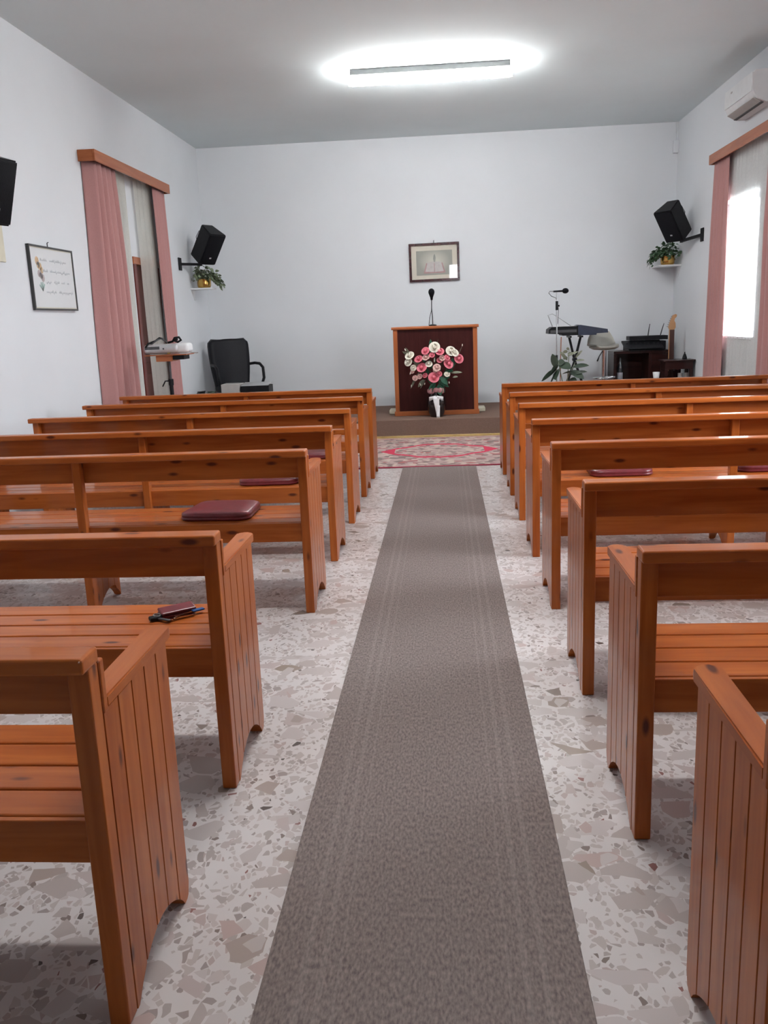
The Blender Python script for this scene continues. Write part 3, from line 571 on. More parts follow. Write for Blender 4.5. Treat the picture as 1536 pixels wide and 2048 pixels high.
t = thing('framed_print', 'maroon-framed print of an open book on the back wall above the lectern', 'picture', (-.156, YB, 2.236), rot=(R(1.2), R(-.4), 0))
fw, fh = .357, .263
for x0, x1, z0, z1 in ((-fw, fw, -fh, -fh+.034), (-fw, fw, fh-.034, fh), (-fw, -fw+.034, -fh+.034, fh-.034), (fw-.034, fw, -fh+.034, fh-.034)): MB().b2(x0, x1, -.042, -.014, z0, z1, bev=.005).build('frame_bar', 'fmaroon', t)
MB().b2(-fw+.034, fw-.034, -.022, -.014, -fh+.034, fh-.034).build('mount', 'mat', t)
pr = MB().b2(-.255, .255, -.0235, -.0222, -.175, .16).build('print', 'print', t)
m = MB(); m.prism([(-.155, -.15), (.155, -.15), (.115, -.01), (-.115, -.01)], -.0245, -.0237, 'y'); m.build('printed_cover', 'bookred', pr)
for sx in (-1, 1):
    m = MB(); m.prism([(sx*.004, -.135), (sx*.13, -.128), (sx*.098, .0), (sx*.004, .012)], -.0255, -.0247, 'y'); m.build('printed_page', 'book', pr)
m = MB(); m.prism([(-.006, .0), (.012, .0), (.022, .06), (.008, .115), (-.008, .09), (-.016, .05)], -.0258, -.0256, 'y'); m.build('printed_flame', 'printgrey', pr)
MB().b2(-fw+.030, fw-.030, -.0325, -.0315, -fh+.030, fh-.030).build('pane', 'glass', t)
MB().tube([(0, -.016, fh-.002), (0, -.012, fh+.03), (0, -.003, fh+.034)], .005, 6).build('hook', 'dgrey', t)

# ------------------------------------------------------------------ lectern, microphone, vase and flowers
t = thing('lectern', 'wooden lectern with dark mahogany front panel on the platform', 'lectern', (-.1535, 11.377, .224)); hw = .5385
for s_ in (-1, 1):
    a, b = sorted((s_*hw, s_*(hw-.055))); MB().b2(a, b, 0, .06, .06, 1.105, bev=.004).build('front_post', 'oak_z', t)
    a, b = sorted((s_*hw, s_*(hw-.03))); MB().b2(a, b, .0605, .47, .06, 1.105, bev=.003).build('side_panel', 'mahogany', t)
    a, b = sorted((s_*(hw-.02), s_*(hw+.10))); MB().b2(a, b, .25, .50, .0, .058, bev=.012).build('foot', 'cream', t)
MB().b2(-hw-.012, hw+.012, -.012, .08, 0, .0595, bev=.005).build('bottom_rail', 'oak_x', t)
MB().b2(-hw+.0555, hw-.0555, .014, .030, .06, 1.105).build('front_panel', 'mahogany', t)
m = MB(); m.prism([(-.016, 1.1055), (-.022, 1.122), (-.016, 1.1395), (.50, 1.1395), (.50, 1.1055)], -hw-.02, hw+.02, 'x'); m.build('top_board', 'oak_x', t, smooth='auto')
t = thing('gooseneck_microphone', 'black gooseneck microphone standing on the lectern', 'microphone', (-.18, 11.52, 1.364))
MB().lathe([(0, 0), (.05, 0), (.05, .012), (.012, .02), (0, .02)]).build('base', 'black', t, smooth='auto')
MB().tube([(0, 0, .015), (-.002, 0, .12), (-.010, 0, .22), (-.008, -.01, .30), (-.006, -.02, .34)], .0065, 8).build('gooseneck', 'dgrey', t, smooth=True)
MB().tube([(-.05, .0, .004), (-.038, 0, .10), (-.014, 0, .19), (-.008, -.006, .30)], .004, 6).build('cable', 'rubber', t, smooth=True)
MB().lathe([(0, 0), (.014, 0), (.018, .03), (.027, .055), (.038, .085), (.040, .105), (.032, .13), (.015, .142), (0, .144)], (-.006, -.02, .325), 16, (R(12), 0, 0)).build('microphone_head', 'grille', t, smooth=True)

FX = lambda px: -.147+(px-875)*.00640
FZ = lambda py: .224+(830-py)*.00637
t = thing('floor_vase', 'black glazed vase with white ribbon before the lectern', 'vase', (-.155, 11.20, .224))
MB().lathe([(0, 0), (.075, 0), (.10, .05), (.122, .14), (.115, .22), (.085, .28), (.07, .31), (.08, .335), (.068, .33), (.06, .30), (0, .29)], seg=28).build('body', 'vase', t, smooth=True)
m = MB()
for sg, x0 in ((-1, -.01), (1, .01)): m.grid(lambda u, v, sg=sg: (x_ := sg*(.005+.085*v)*(1 if v < .5 else 1.0), -.125-.02*math.sin(3.1*v)+.02*v, .27+.05*math.sin(u*3.14)*(.6+.6*v)-.045*v-.02), 5, 5)
m.build('ribbon_bow', 'ribbon', t, smooth=True, solid=.004)
MB().grid(lambda u, v: (-.045+.085*u+.05*v-.055*u*v, -.135-.008*math.sin(6*u+7*v), .265-.25*v), 5, 8).build('ribbon_tail', 'ribbon', t, smooth=True, solid=.004)
MB().grid(lambda u, v: (.004+.042*u-.005*v, -.142+.006*math.sin(5*v), .12-.155*v if v < .8 else .12-.155*v+.0), 3, 6).build('ribbon_tail', 'ribbon', t, (0, 0, .035), smooth=True, solid=.004)
for sg in (-1, 1): MB().ball((sg*.062, -.085, .335), .05, (1.1, .5, .8), 10).build('pink_bow', 'ribbonpink', t, smooth=True)
MB().ball((0, -.095, .345), .035, (1.2, .6, .9), 10).build('pink_bow', 'ribbonpink', t, smooth=True)

def rose_mesh(mat, petals, seed):
    m = MB(); r = random.Random(seed)
    m.ball((0, 0, .2), .34, (1, 1, 1.1), 8)
    for k in range(petals):
        ring = 0 if k < petals//3 else 1; n = petals//3 if ring == 0 else petals-petals//3
        a = 2*math.pi*(k % n)/n+r.uniform(-.25, .25)+ring*.4; rad = .42+.42*ring; open_ = .15+.65*ring
        def fn(u, v, a=a, rad=rad, open_=open_, ring=ring):
            th = a+(u-.5)*1.35*(1 if v < .8 else .8); rr = .12+(rad-.12)*math.sin(min(1, v*1.05)*1.57)+open_*.28*max(0, v-.55)
            zz = -.28+v*(.95-.35*ring)-(.22*ring*max(0, v-.7)/.3); return (rr*math.cos(th), rr*math.sin(th), zz)
        m.grid(fn, 3, 4)
    return m.mesh('rose', mat, True)
ROSE = {'p': rose_mesh('rosepink', 10, 1), 'w': rose_mesh('rosewhite', 11, 2), 'l': rose_mesh('rosepale', 9, 3)}
m = MB(); m.lathe([(0, -.6), (.3, -.4), (.5, 0), (.42, .5), (.15, .95), (0, 1)], seg=10); BUD = m.mesh('bud', 'rosewhite', True)
t = thing('flower_bouquet', 'silk bouquet of pink and white roses in the black vase', 'flowers', (-.155, 11.20, .53))
def loc(u, v, dy=0):
    px, py = 780+.1465*u, 560+.1465*v; return Vector((FX(px)+.155, dy, FZ(py)-.53))
fl = [('p', 515, 945, .05), ('p', 420, 1050, .052), ('p', 460, 1165, .062), ('p', 615, 1300, .066), ('p', 815, 1125, .062), ('p', 955, 1065, .058), ('p', 705, 960, .052), ('p', 600, 1000, .034), ('p', 500, 1270, .032), ('p', 700, 1075, .036), ('p', 690, 1255, .034), ('p', 800, 1040, .036),
      ('w', 635, 900, .066), ('w', 300, 1000, .058), ('w', 282, 1085, .050), ('w', 850, 960, .062), ('w', 905, 985, .046), ('w', 555, 1120, .042), ('w', 345, 1165, .038), ('w', 790, 1265, .034), ('l', 520, 1030, .046), ('l', 660, 1170, .048), ('l', 735, 1045, .036), ('l', 330, 1215, .026), ('l', 365, 1300, .034), ('l', 430, 1280, .034), ('l', 640, 1205, .03)]
for i, (k, u, v, r_) in enumerate(fl):
    cx = (u-620)/420; p = loc(u, v, -.10-.05*(1-abs(cx))+rnd.uniform(-.02, .02)); o = put('rose', ROSE[k], t, p, (Matrix.Rotation(R(cx*38+rnd.uniform(-12, 12)), 3, 'Z') @ Matrix.Rotation(R(66+rnd.uniform(-16, 12)-(1100-v)*.05), 3, 'X') @ Matrix.Rotation(rnd.uniform(0, 6), 3, 'Z')).to_euler())
    r_ *= 1.15; o.scale = (r_, r_, r_*.9)
for u, v, r_ in ((630, 1075, .026), (825, 1275, .026), (310, 1410, .016), (435, 1395, .018), (300, 1240, .018), (490, 1385, .014), (820, 1380, .014), (1005, 890, .016), (245, 925, .018)):
    o = put('bud', BUD, t, loc(u, v, -.12), (R(rnd.uniform(-25, 25)), R(rnd.uniform(-25, 25)), 0)); o.scale = (r_*.8, r_*.8, r_*1.35)
for (u0, v0, u1, v1, wd, mt) in ((600, 1000, 585, 780, .07, 'leafgreen'), (640, 980, 690, 780, .05, 'leafgreen'), (330, 1030, 200, 930, .045, 'leafgrey'), (300, 1000, 245, 880, .035, 'leafgrey'), (940, 1050, 1010, 880, .035, 'leafgrey'), (850, 1250, 1000, 1240, .045, 'leafgrey'), (870, 1310, 940, 1300, .04, 'leafgrey'),
        (640, 1400, 590, 1500, .08, 'leafgreen'), (680, 1400, 700, 1540, .09, 'leafgreen'), (720, 1400, 760, 1500, .08, 'leafgreen'), (640, 1380, 540, 1470, .07, 'leafgreen'), (700, 1300, 800, 1400, .08, 'leafgreen'), (760, 1250, 880, 1210, .07, 'leafgreen'), (500, 1330, 430, 1440, .05, 'leafgrey'), (420, 1230, 300, 1430, .05, 'leafgrey'), (430, 1260, 350, 1360, .06, 'leafgrey'), (480, 1330, 400, 1420, .05, 'leafgrey'), (560, 1230, 520, 1180, .08, 'leafgreen'), (590, 1180, 560, 1060, .08, 'leafgreen'), (740, 1200, 760, 1010, .08, 'leafgreen'), (420, 1180, 360, 1060, .07, 'leafgrey'), (880, 1180, 870, 1040, .07, 'leafgreen'), (620, 1240, 660, 1100, .08, 'leafgreen'), (760, 1340, 830, 1300, .06, 'leafgreen'), (690, 1360, 820, 1430, .05, 'leafgreen'), (500, 1100, 480, 1000, .06, 'leafgreen')):
    a, b = loc(u0, v0, -.07), loc(u1, v1, -.11); MB().leaf(a, b, wd, .05, rnd.uniform(-.6, .6)+1.2).build('leaf', mt, t, smooth=True)
for u, v in ((420, 1090), (460, 1200), (615, 1320), (815, 1150), (930, 1100), (640, 950), (320, 1060), (860, 1010), (560, 1150), (720, 1100)):
    MB().tube([(rnd.uniform(-.02, .02), 0, -.2), (rnd.uniform(-.03, .03), -.01, .03), tuple(loc(u, v, -.06))], .005, 5).build('stem', 'leafgreen', t, smooth=True)

# ------------------------------------------------------------------ corner plants on wall shelves
def corner_plant(x, y, z, side, label, slabel, mat, seed, spread):
    sh = thing('wall_shelf', slabel, 'shelf', (x, y, z))
    wx = (XR if side > 0 else XL)-x
    MB().b2(min(wx, -.14*side), max(wx, -.14*side), -.10, .12 if side < 0 else YB-y, -.022, 0, bev=.004).build('shelf_board', 'white', sh)
    m = MB(); a, b = sorted((wx, wx-.012*side)); m.prism([(-.07, -.0225), (.09, -.0225), (.06, -.16)], a, b, 'x'); m.build('shelf_bracket', 'white', sh)
    t = thing('potted_ivy', label, 'plant', (x, y, z+.001)); r = random.Random(seed)
    MB().lathe([(0, 0), (.078, 0), (.092, .02), (.096, .06), (.092, .10), (.098, .115), (.088, .112), (.082, .10), (0, .095)], seg=14).build('brass_pot', 'brass', t, smooth='auto')
    m = MB()
    for i in range(260):
        a = r.uniform(0, 6.28); rr = r.uniform(.02, .22); zz = .13+.19*(1-(rr/.24)**2)*r.random()-(.02 if rr < .1 else r.random()*.06)
        p = Vector((rr*math.cos(a)*1.0, rr*math.sin(a)*.8, zz)); q = p+Vector((math.cos(a)*r.uniform(.02, .06), math.sin(a)*r.uniform(.02, .05), r.uniform(-.035, .03)))
        if side*q.x > abs(wx)-.02 or q.y+y > YB-.02: continue
        m.leaf(p, q, r.uniform(.04, .07), .2, r.uniform(-.9, .9), 3)
    for k in range(12):        # trailing strands towards the room
        x0 = -side*r.uniform(.06, .15); n = r.randint(5, 8)
        for i in range(n):
            f = i/n; p = Vector((x0-side*spread*f, r.uniform(-.09, .03), .14-.16*f*f+r.uniform(-.02, .06))); m.leaf(p, p+Vector((-side*r.uniform(.01, .05), r.uniform(-.02, .02), r.uniform(-.05, .01))), r.uniform(.03, .05), .2, r.uniform(-1, 1), 3)
    fo = m.build('foliage', mat, t, smooth=True); fo['kind'] = 'stuff'
    m = MB()
    for k in range(9):
        a = r.uniform(0, 6.28); m.tube([(.02*math.cos(a), .02*math.sin(a), .09), (.06*math.cos(a), .05*math.sin(a), .17), (.11*math.cos(a)-side*.02, .08*math.sin(a), .18)], .003, 4)
    for k in range(3): m.tube([(-side*.05, -.02*k, .12), (-side*.12, -.03*k, .15), (-side*(.12+spread*.9), -.02*k, -.0+.02*k)], .003, 4)
    m.build('stems', 'leaf', t)
corner_plant(3.02, 12.55, 2.045, 1, 'trailing green ivy in a brass pot under the right corner loudspeaker', 'small white wall shelf holding the ivy in the right corner', 'leaf', 3, .14)
corner_plant(-3.30, 12.1, 1.985, -1, 'trailing pale ivy in a brass pot under the left corner loudspeaker', 'small white wall shelf holding the ivy in the left corner', 'leafpale', 5, .14)

# ------------------------------------------------------------------ left front corner: projector, chair, boxes
t = thing('projector_stand', 'black tripod stand with a small wooden tray below the projector', 'stand', (-2.89, 9.0, 0))
MB().tube([(0, 0, .12), (0, 0, .93)], .02, 10).build('lower_pole', 'black', t, smooth='auto')
MB().tube([(0, 0, .90), (0, 0, 1.13)], .013, 10).build('upper_pole', 'dgrey', t, smooth='auto')
MB().lathe([(0, .88), (.026, .88), (.026, .945), (0, .945)]).build('collar', 'black', t, smooth='auto')
MB().tube([(-.02, -.01, .925), (-.055, -.02, .925), (-.085, -.03, .87)], .007, 6).build('clamp_knob', 'black', t)
for k in range(3):
    a = R(90+120*k); MB().tube([(.02*math.cos(a), .02*math.sin(a), .5), (.36*math.cos(a), .36*math.sin(a), .012)], .011, 8).build('leg', 'black', t)
    MB().tube([(.02*math.cos(a), .02*math.sin(a), .2), (.19*math.cos(a), .19*math.sin(a), .25)], .007, 6).build('brace', 'black', t)
MB().b2(-.10, .07, -.12, .12, 1.13, 1.19, bev=.004).build('tray_block', 'oak_x', t)
MB().b2(.072, .19, -.10, .10, 1.145, 1.19, bev=.003).build('power_block', 'black', t)
MB().b2(-.21, .23, -.15, .15, 1.19, 1.2, bev=.003).build('tray', 'oak_x', t)
t = thing('projector', 'silver and white video projector on the stand by the left curtain', 'projector', (-2.885, 9.0, 1.2), R(4))
m = MB(); m.box((-.05, 0, .058), (.36, .27, .098), None, .04, 4); m.build('body', 'silver', t, smooth='auto')
m = MB(); m.box((.15, .01, .06), (.16, .25, .10), None, .035, 4); m.build('lens_side_cover', 'white', t, smooth='auto')
MB().b2(-.21, -.06, -.139, -.134, .055, .085, bev=.002).build('vent', 'dgrey', t)
MB().lathe([(0, 0), (.009, 0), (.009, .004), (0, .004)], (-.02, -.136, .06), 10, (R(90), 0, 0)).build('socket', 'dgrey', t)
MB().box((.03, -.13, .012), (.03, .02, .014), None, .004).build('foot', 'brass', t)
MB().tube([(.22, -.06, .03), (.25, -.07, .012), (.30, -.08, .006), (.32, -.08, .008)], .006, 6).build('lens_cap_strap', 'grey', t)
t = thing('cable_tangle', 'tangled black cables lying on the projector', 'cables', (-2.885, 9.0, 1.309))
MB().tube([(-.19, -.155, -.03), (-.17, -.13, .006), (-.12, -.04, .03), (-.08, -.02, .06), (-.06, .02, .05)], .010, 6).build('cable', 'rubber', t, smooth=True)
MB().tube([(-.15, -.1, -.004), (-.10, -.07, .035), (-.07, .0, .055), (-.02, .03, .01)], .008, 6).build('cable', 'dgrey', t, smooth=True)
MB().tube([(.0, 0, .008), (.05, .0, .02), (.08, -.02, .055), (.12, -.0, .06), (.13, .03, .03), (.09, .04, .01), (.07, -.01, .03), (.11, -.03, .04)], .012, 6).build('coil', 'rubber', t, smooth=True)

t = thing('office_chair', 'black leather office chair with looped armrest in the left front corner', 'chair', (-2.97, 12.15, .224), R(33))
def back(u, v):
    z = .38+.68*v; w = (.235+.055*math.sin(min(1, v*1.3)*1.57)) if v < .84 else .29*math.sqrt(max(0, 1-((v-.84)/.205)**4)); x = (u-.5)*2*w
    return (x, .17+.09*v+.05*(2*abs(u-.5))**2*-1, z)
MB().grid(back, 10, 16).build('backrest', 'leather', t, smooth=True, solid=.075)
MB().box((0, -.03, .38), (.50, .48, .10), None, .04, 4).build('seat', 'leather', t, smooth='auto')
for sg in (-1, 1): MB().tube([(sg*.27, .20, .70), (sg*.32, .06, .715), (sg*.325, -.12, .71), (sg*.33, -.22, .66), (sg*.325, -.25, .52), (sg*.29, -.22, .40), (sg*.2, -.14, .335)], .02, 8).build('armrest', 'black', t, smooth=True)
MB().tube([(0, 0, .07), (0, 0, .34)], .028, 10).build('gas_lift', 'black', t, smooth='auto')
for k in range(5):
    a = R(72*k+20); MB().tube([(0, 0, .085), (.27*math.cos(a), .27*math.sin(a), .06)], [.024, .016], 8).build('base_arm', 'black', t)
    MB().lathe([(0, -.012), (.024, -.012), (.024, .012), (0, .012)], (.27*math.cos(a), .27*math.sin(a), .026), 12, (R(90), 0, a)).build('castor', 'black', t)
t = thing('low_table', 'low dark table behind the front left pew carrying boxes', 'table', (-2.86, 11.62, .224))
MB().b2(-.52, .55, -.2, .2, .30, .325, bev=.003).build('top', 'darkwood', t)
for sx in (-.49, .52):
    for sy in (-.17, .17): MB().b2(sx-.02, sx+.02, sy-.02, sy+.02, 0, .3).build('leg', 'darkwood', t)
t = thing('equipment_box', 'light grey box in front of the office chair', 'box', (-2.89, 11.62, .55))
MB().b2(-.13, .126, -.13, .15, 0, .155, bev=.006).build('body', 'grey', t); MB().b2(-.12, .12, -.1315, -.1295, .01, .145, bev=.001).build('face', 'grey', t)
t = thing('amplifier', 'low black box with a pale top beside the grey box', 'box', (-2.57, 11.60, .55))
MB().b2(-.185, .20, -.13, .15, 0, .125, bev=.004).build('body', 'black', t); MB().box((.0, .02, .138), (.36, .25, .02), (R(6), 0, 0), .006).build('lid', 'silver', t)
for k, (x, mt, lb) in enumerate(((-3.31, 'rubber', 'small dark coil of cable on the low table, next to the pink curtain'), (-3.17, 'leafdark', 'small dark green coil of cable on the low table, next to the grey box'))):
    m = MB(); m.tube([(.05*math.cos(i*.7)*(1+.1*math.sin(i)), .04*math.sin(i*.7), .012+i*.0022) for i in range(28)], .009, 6)
    o = m.build('cable_coil', mt, None, (x, 11.55, .549), smooth=True); tag(o, lb, 'cable')

# ------------------------------------------------------------------ right front corner: music corner
t = thing('keyboard_stand', 'black x-shaped keyboard stand on the platform', 'stand', (1.70, 11.98, .224))
for sg in (-1, 1): MB().tube([(sg*.075, -.03*sg, .935), (0, -.03*sg, .62), (-sg*.20, -.03*sg, .03)], .021, 4).build('leg', 'black', t)
for sg in (-1, 1):
    MB().tube([(sg*.075, -.16, .925), (sg*.075, .18, .925)], .017, 4).build('support_bar', 'black', t); MB().tube([(sg*.2, -.22, .018), (sg*.2, .22, .018)], .017, 4).build('foot_bar', 'black', t)
MB().lathe([(0, -.05), (.03, -.05), (.03, .05), (0, .05)], (0, 0, .62), 12, (R(90), 0, 0)).build('pivot', 'black', t)
t = thing('electronic_keyboard', 'black electronic keyboard half covered with navy cloth', 'keyboard', (1.72, 11.98, 1.168))
m = MB(); m.prism([(-.385, .03), (-.38, .085), (-.335, .115), (.06, .118), (.10, .115), (.10, .0), (-.20, .0), (-.22, .022)], -.16, .18, 'y'); m.build('body', 'black', t)
m = MB(); m.prism([(.0, .125), (.03, .132), (.38, .066), (.385, .02), (.24, .016), (.235, -.004), (.0, .0)], -.175, .19, 'y'); m.build('cloth_cover', 'navy', t)
for i in range(10): MB().b2(-.33+i*.0315, -.302+i*.0315, -.155, -.03, .1185, .1215, bev=.001).build('key', 'white_key', t)
MB().b2(-.36, -.02, -.164, -.1605, .04, .075).build('control_strip', 'dgrey', t)
MB().tube([(-.30, .12, .115), (-.36, .15, .27), (-.30, .155, .285), (-.26, .13, .26), (-.05, .12, .115)], .004, 6).build('music_rest', 'steel', t, smooth=True)
t = thing('microphone_stand', 'chrome microphone stand with black foam-tipped microphone by the keyboard', 'microphone', (1.43, 11.72, .224))
MB().tube([(0, 0, .05), (0, 0, 1.36)], .0085, 8).build('pole', 'steel', t, smooth='auto')
MB().tube([(0, 0, 1.33), (-.004, 0, 1.50)], .006, 8).build('upper_pole', 'steel', t, smooth='auto')
MB().tube([(0, 0, 1.275), (0, 0, 1.39)], .018, 10).build('clutch', 'black', t, smooth='auto')
MB().tube([(.01, 0, 1.33), (.034, 0, 1.33)], .012, 8).build('clamp_knob', 'black', t)
MB().tube([(0, 0, .70), (0, 0, .58)], .016, 8).build('lower_clutch', 'black', t)
MB().tube([(-.045, 0, 1.512), (.10, 0, 1.515)], [.011, .014], 10).build('microphone_body', 'black', t, smooth='auto')
MB().ball((.108, 0, 1.515), .041, (1.05, 1, .85), 14).build('foam_tip', 'grille', t, smooth=True)
MB().tube([(-.045, 0, 1.513), (-.09, .0, 1.515), (-.105, 0, 1.495), (-.07, .01, 1.455), (-.01, .01, 1.43), (.02, .01, 1.30), (.012, .01, 1.10)], .004, 6).build('cable', 'rubber', t, smooth=True)
for k in range(3): a = R(30+120*k); MB().tube([(0, 0, .09), (.22*math.cos(a), .22*math.sin(a), .012)], .008, 6).build('leg', 'black', t)
MB().tube([(.07, .1, .93), (.062, .1, .6), (.06, .1, .25), (.05, .1, .012)], .006, 6).build('floor_cable', 'terracotta', t)

t = thing('bar_stool', 'taupe shell-seat bar stool with chrome pole beside the keyboard', 'stool', (2.11, 12.13, .224), R(8))
def shell(u, v):
    if v < .45: f = v/.45; w = .19*(.8+.2*math.sin(f*1.57)); return ((u-.5)*2*w, -.16+.30*f, .765+.02*(2*u-1)**2*1.5)
    f = (v-.45)/.55; w = .195-.075*f**1.6; return ((u-.5)*2*w, .14+.05*math.sin(f*1.57)-.05*(2*u-1)**2*(1-f*.5), .765+.02*(2*u-1)**2*(1-f)+.225*f-.02*f*f*(2*u-1)**2)
MB().grid(shell, 10, 16).build('seat_shell', 'stone', t, smooth=True, solid=.022)
MB().lathe([(0, .72), (.14, .735), (.195, .76), (.2, .775), (.17, .77), (0, .745)], seg=24).build('seat_pan', 'stone', t, smooth=True)
MB().tube([(0, 0, .015), (0, 0, .38)], .028, 14).build('pole', 'chrome', t, smooth='auto'); MB().tube([(0, 0, .36), (0, 0, .73)], .034, 14).build('pole_cover', 'chrome', t, smooth='auto')
MB().tube([(-.03, -.03, .71), (-.09, -.09, .65), (-.125, -.12, .59)], [.006, .006, .011], 8).build('lever', 'black', t, smooth=True)
m = MB(); m.tube([(.0, .0, .36)]+[(.155*math.sin(R(a)), -.04-.13*math.cos(R(a)), .36) for a in range(-120, 121, 20)]+[(0, 0, .36)], .011, 8); m.build('footrest', 'chrome', t, smooth=True)
MB().lathe([(0, 0), (.18, 0), (.18, .006), (.05, .022), (0, .022)], seg=28).build('base_plate', 'chrome', t, smooth='auto')

t = thing('music_cabinet', 'dark red-brown open cabinet in the right front corner', 'cabinet', (2.66, 12.35, .224))
for x0, x1, y0, y1, z0, z1, nm in ((-.375, .375, 0, .45, .655, .69, 'top'), (-.375, -.335, 0, .45, 0, .6545, 'side_panel'), (.335, .375, 0, .45, 0, .6545, 'side_panel'), (.10, .135, 0.005, .44, .04, .6545, 'divider'), (-.3345, .3345, .435, .45, .04, .6545, 'back_panel'), (-.3345, .3345, .0, .434, 0, .039, 'base'), (.1355, .3345, 0, .02, .04, .6545, 'door')):
    MB().b2(x0, x1, y0, y1, z0, z1, bev=.003).build(nm, 'darkwood', t)
t = thing('glass_bottle', 'dark bottle with white label inside the cabinet', 'bottle', (2.385, 12.42, .264))
MB().lathe([(0, 0), (.036, 0), (.038, .01), (.038, .40), (.03, .45), (.014, .49), (.013, .56), (0, .56)], seg=18).build('body', 'bottle', t, smooth='auto'); MB().lathe([(.0385, .24), (.0395, .24), (.0395, .36), (.0385, .36)], seg=18).build('label_band', 'label', t, smooth=True)
t = thing('audio_mixer', 'black slant-topped mixing desk on the dark cabinet', 'mixer', (2.72, 12.52, .914))
m = MB(); m.prism([(-.20, 0), (-.20, .012), (.02, .10), (.2, .12), (.2, 0)], -.24, .24, 'x'); m.build('body', 'black', t)
m = MB(); m.prism([(-.24, .028), (-.235, .045), (.02, .135), (.03, .115)], -.30, .22, 'x'); m.build('slanted_top', 'black', t)
for i in range(8): MB().lathe([(0, 0), (.011, 0), (.009, .016), (0, .016)], (-.25+i*.06, -.12, .09), 8).build('knob', 'black', t)
MB().b2(.225, .30, -.02, .19, 0, .12, bev=.004).build('side_block', 'black', t)
t = thing('wireless_receiver', 'flat black receiver with two upright antennas on the mixing desk', 'receiver', (2.79, 12.6, 1.052))
MB().b2(-.27, .25, -.12, .12, 0, .055, bev=.004).build('body', 'black', t)
for (x0, x1) in ((.0, .022), (.17, .215)): MB().tube([(x0, -.02, .055), ((x0+x1)/2, -.02, .14), (x1, -.02, .215)], [.007, .006, .004], 6).build('antenna', 'black', t)
t = thing('side_table', 'small dark wooden table in front of the guitar', 'table', (2.965, 11.70, .224))
MB().b2(-.195, .21, -.14, .16, .57, .59, bev=.004).build('top', 'darkwood', t)
MB().b2(-.17, .185, -.12, .14, .47, .5695, bev=.003).build('apron', 'darkwood', t)
for sx in (-.15, .165):
    for sy in (-.10, .12): MB().b2(sx-.02, sx+.02, sy-.02, sy+.02, 0, .4695).build('leg', 'darkwood', t)
MB().b2(-.165, .18, -.115, .135, .30, .315).build('lower_shelf', 'darkwood', t)
t = thing('small_bell', 'small dark bell-shaped ornament on the dark table', 'ornament', (3.07, 11.70, .815))
MB().lathe([(0, 0), (.034, 0), (.03, .02), (.02, .05), (.008, .075), (0, .08)], seg=14).build('body', 'black', t, smooth=True); MB().ball((0, 0, .085), .008).build('knob', 'black', t)
for k, (x, y, lb) in enumerate(((3.01, 11.66, 'small drinking glass under the dark table, left one'), (3.09, 11.68, 'small drinking glass under the dark table, right one'))):
    o = MB().lathe([(0, 0), (.026, 0), (.033, .10), (.030, .10), (.024, .006), (0, .006)], seg=14).build('drinking_glass', 'grey', None, (x, y, .540), smooth='auto'); tag(o, lb, 'glass', 'glasses under the table')
o = MB().lathe([(0, 0), (.045, 0), (.042, .1), (.036, .25), (.035, .36), (.046, .44), (.038, .44), (.03, .36), (0, .34)], seg=18).build('white_vase', 'white', None, (2.70, 11.64, .224), smooth=True); tag(o, 'slender white vase on the platform beside the dark table', 'vase')
t = thing('electric_guitar', 'electric guitar standing upright behind the small dark table', 'guitar', (2.965, 11.99, .32))
pts = [(0, 0), (.10, .01), (.155, .07), (.15, .15), (.115, .21), (.13, .28), (.135, .36), (.09, .38), (.055, .33), (-.05, .33), (-.08, .40), (-.13, .41), (-.135, .33), (-.115, .22), (-.155, .15), (-.16, .07), (-.10, .01)]
m = MB(); m.prism(pts, -.022, .022, 'y'); m.build('body', 'fmaroon', t); MB().b2(-.032, .032, -.024, .018, .33, .87, bev=.005).build('neck', 'headwood', t); MB().b2(-.030, .030, -.034, -.0245, .25, .87, bev=.002).build('fingerboard', 'fretwood', t)
m = MB(); m.prism([(-.032, .87), (.032, .87), (.048, .90), (.044, .955), (.028, .985), (.036, 1.015), (.056, 1.035), (.06, 1.06), (.04, 1.07), (.005, 1.055), (-.02, 1.0), (-.05, .905)], -.016, .0, 'y'); m.build('headstock', 'headwood', t)
for i in range(6): MB().tube([(-.05+i*.0105, -.008, .91+i*.026), (-.068+i*.0105, -.008, .914+i*.026)], .0055, 6).build('tuning_peg', 'steel', t)
t = thing('guitar_stand', 'dark tubular stand under the electric guitar', 'stand', (2.965, 12.02, .224))
for sg in (-1, 1): MB().tube([(sg*.02, .06, .5), (sg*.13, .0, .095), (sg*.14, -.10, .095), (sg*.14, -.10, .12)], .008, 6).build('cradle', 'black', t); MB().tube([(sg*.13, 0, .10), (sg*.16, -.1, .01)], .008, 6).build('leg', 'black', t)
MB().tube([(0, .065, .5), (0, .2, .01)], .008, 6).build('leg', 'black', t)

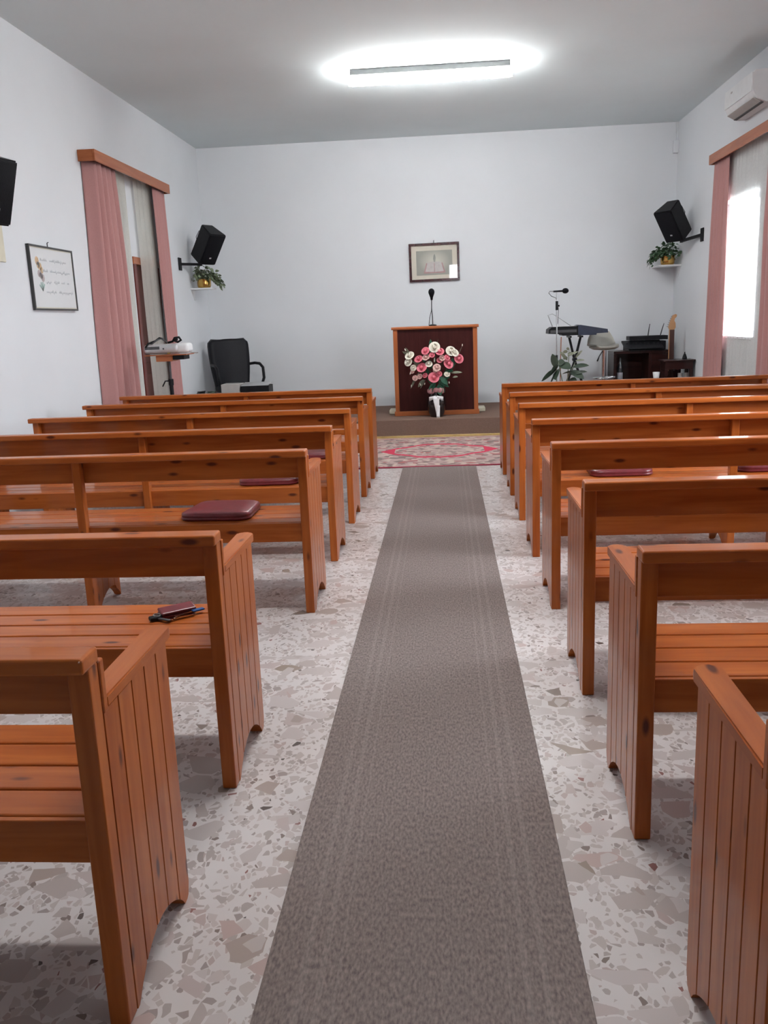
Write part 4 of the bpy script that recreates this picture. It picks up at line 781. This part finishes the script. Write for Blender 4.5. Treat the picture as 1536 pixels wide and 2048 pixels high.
# potted rubber plant behind the front right pew
t = thing('potted_plant', 'broad-leaved dark green potted plant before the keyboard', 'plant', (1.48, 11.25, .224))
MB().lathe([(0, 0), (.09, 0), (.125, .20), (.135, .205), (.135, .24), (.12, .24), (.115, .21), (0, .205)], seg=20).build('pot', 'terracotta', t, smooth='auto')
MB().lathe([(0, .2115), (.114, .2112)], seg=14).build('soil', 'earth', t)
RX = lambda px: 1.17+(px-1080)*.00625-1.48
RZ = lambda py: 1.003-(py-700)*.0062-.224
for sgn, top in ((-1, (RX(1115), -.04, RZ(722))), (1, (RX(1137), .0, RZ(697))), (0, (RX(1150), .02, RZ(725)))): MB().tube([(sgn*.02, 0, .2), (sgn*.03, 0, .36), top], [.008, .007, .004], 6).build('stem', 'leafgrey', t, smooth=True)
for (a, b, c, d, wd, dy, mt) in ((1112, 736, 1103, 704, .075, -.03, 0), (1112, 738, 1080, 758, .075, -.10, 0), (1115, 732, 1098, 740, .085, -.12, 0), (1113, 745, 1096, 768, .10, -.13, 0), (1118, 728, 1138, 735, .11, -.14, 0), (1114, 727, 1128, 722, .09, -.05, 0), (1115, 738, 1108, 756, .10, -.16, 0), (1140, 745, 1120, 746, .07, -.10, 0), (1140, 750, 1172, 742, .08, -.08, 0), (1145, 735, 1176, 730, .075, -.06, 0), (1140, 742, 1164, 756, .09, -.14, 0), (1138, 760, 1150, 768, .10, -.15, 0), (1133, 720, 1118, 700, .035, -.03, 1), (1134, 712, 1155, 702, .035, -.03, 1), (1134, 704, 1124, 702, .04, -.04, 1), (1134, 708, 1146, 707, .04, -.05, 1), (1134, 716, 1124, 715, .04, -.05, 1), (1135, 700, 1133, 694, .03, -.02, 1), (1150, 722, 1168, 720, .035, -.03, 1), (1150, 716, 1164, 700, .03, .02, 1)):
    MB().leaf((RX(a), -.01, RZ(b)), (RX(c), dy, RZ(d)), wd*1.3, .06, rnd.uniform(.4, 1.2), 6).build('leaf', 'leafgrey' if mt else 'leafdark', t, smooth=True)
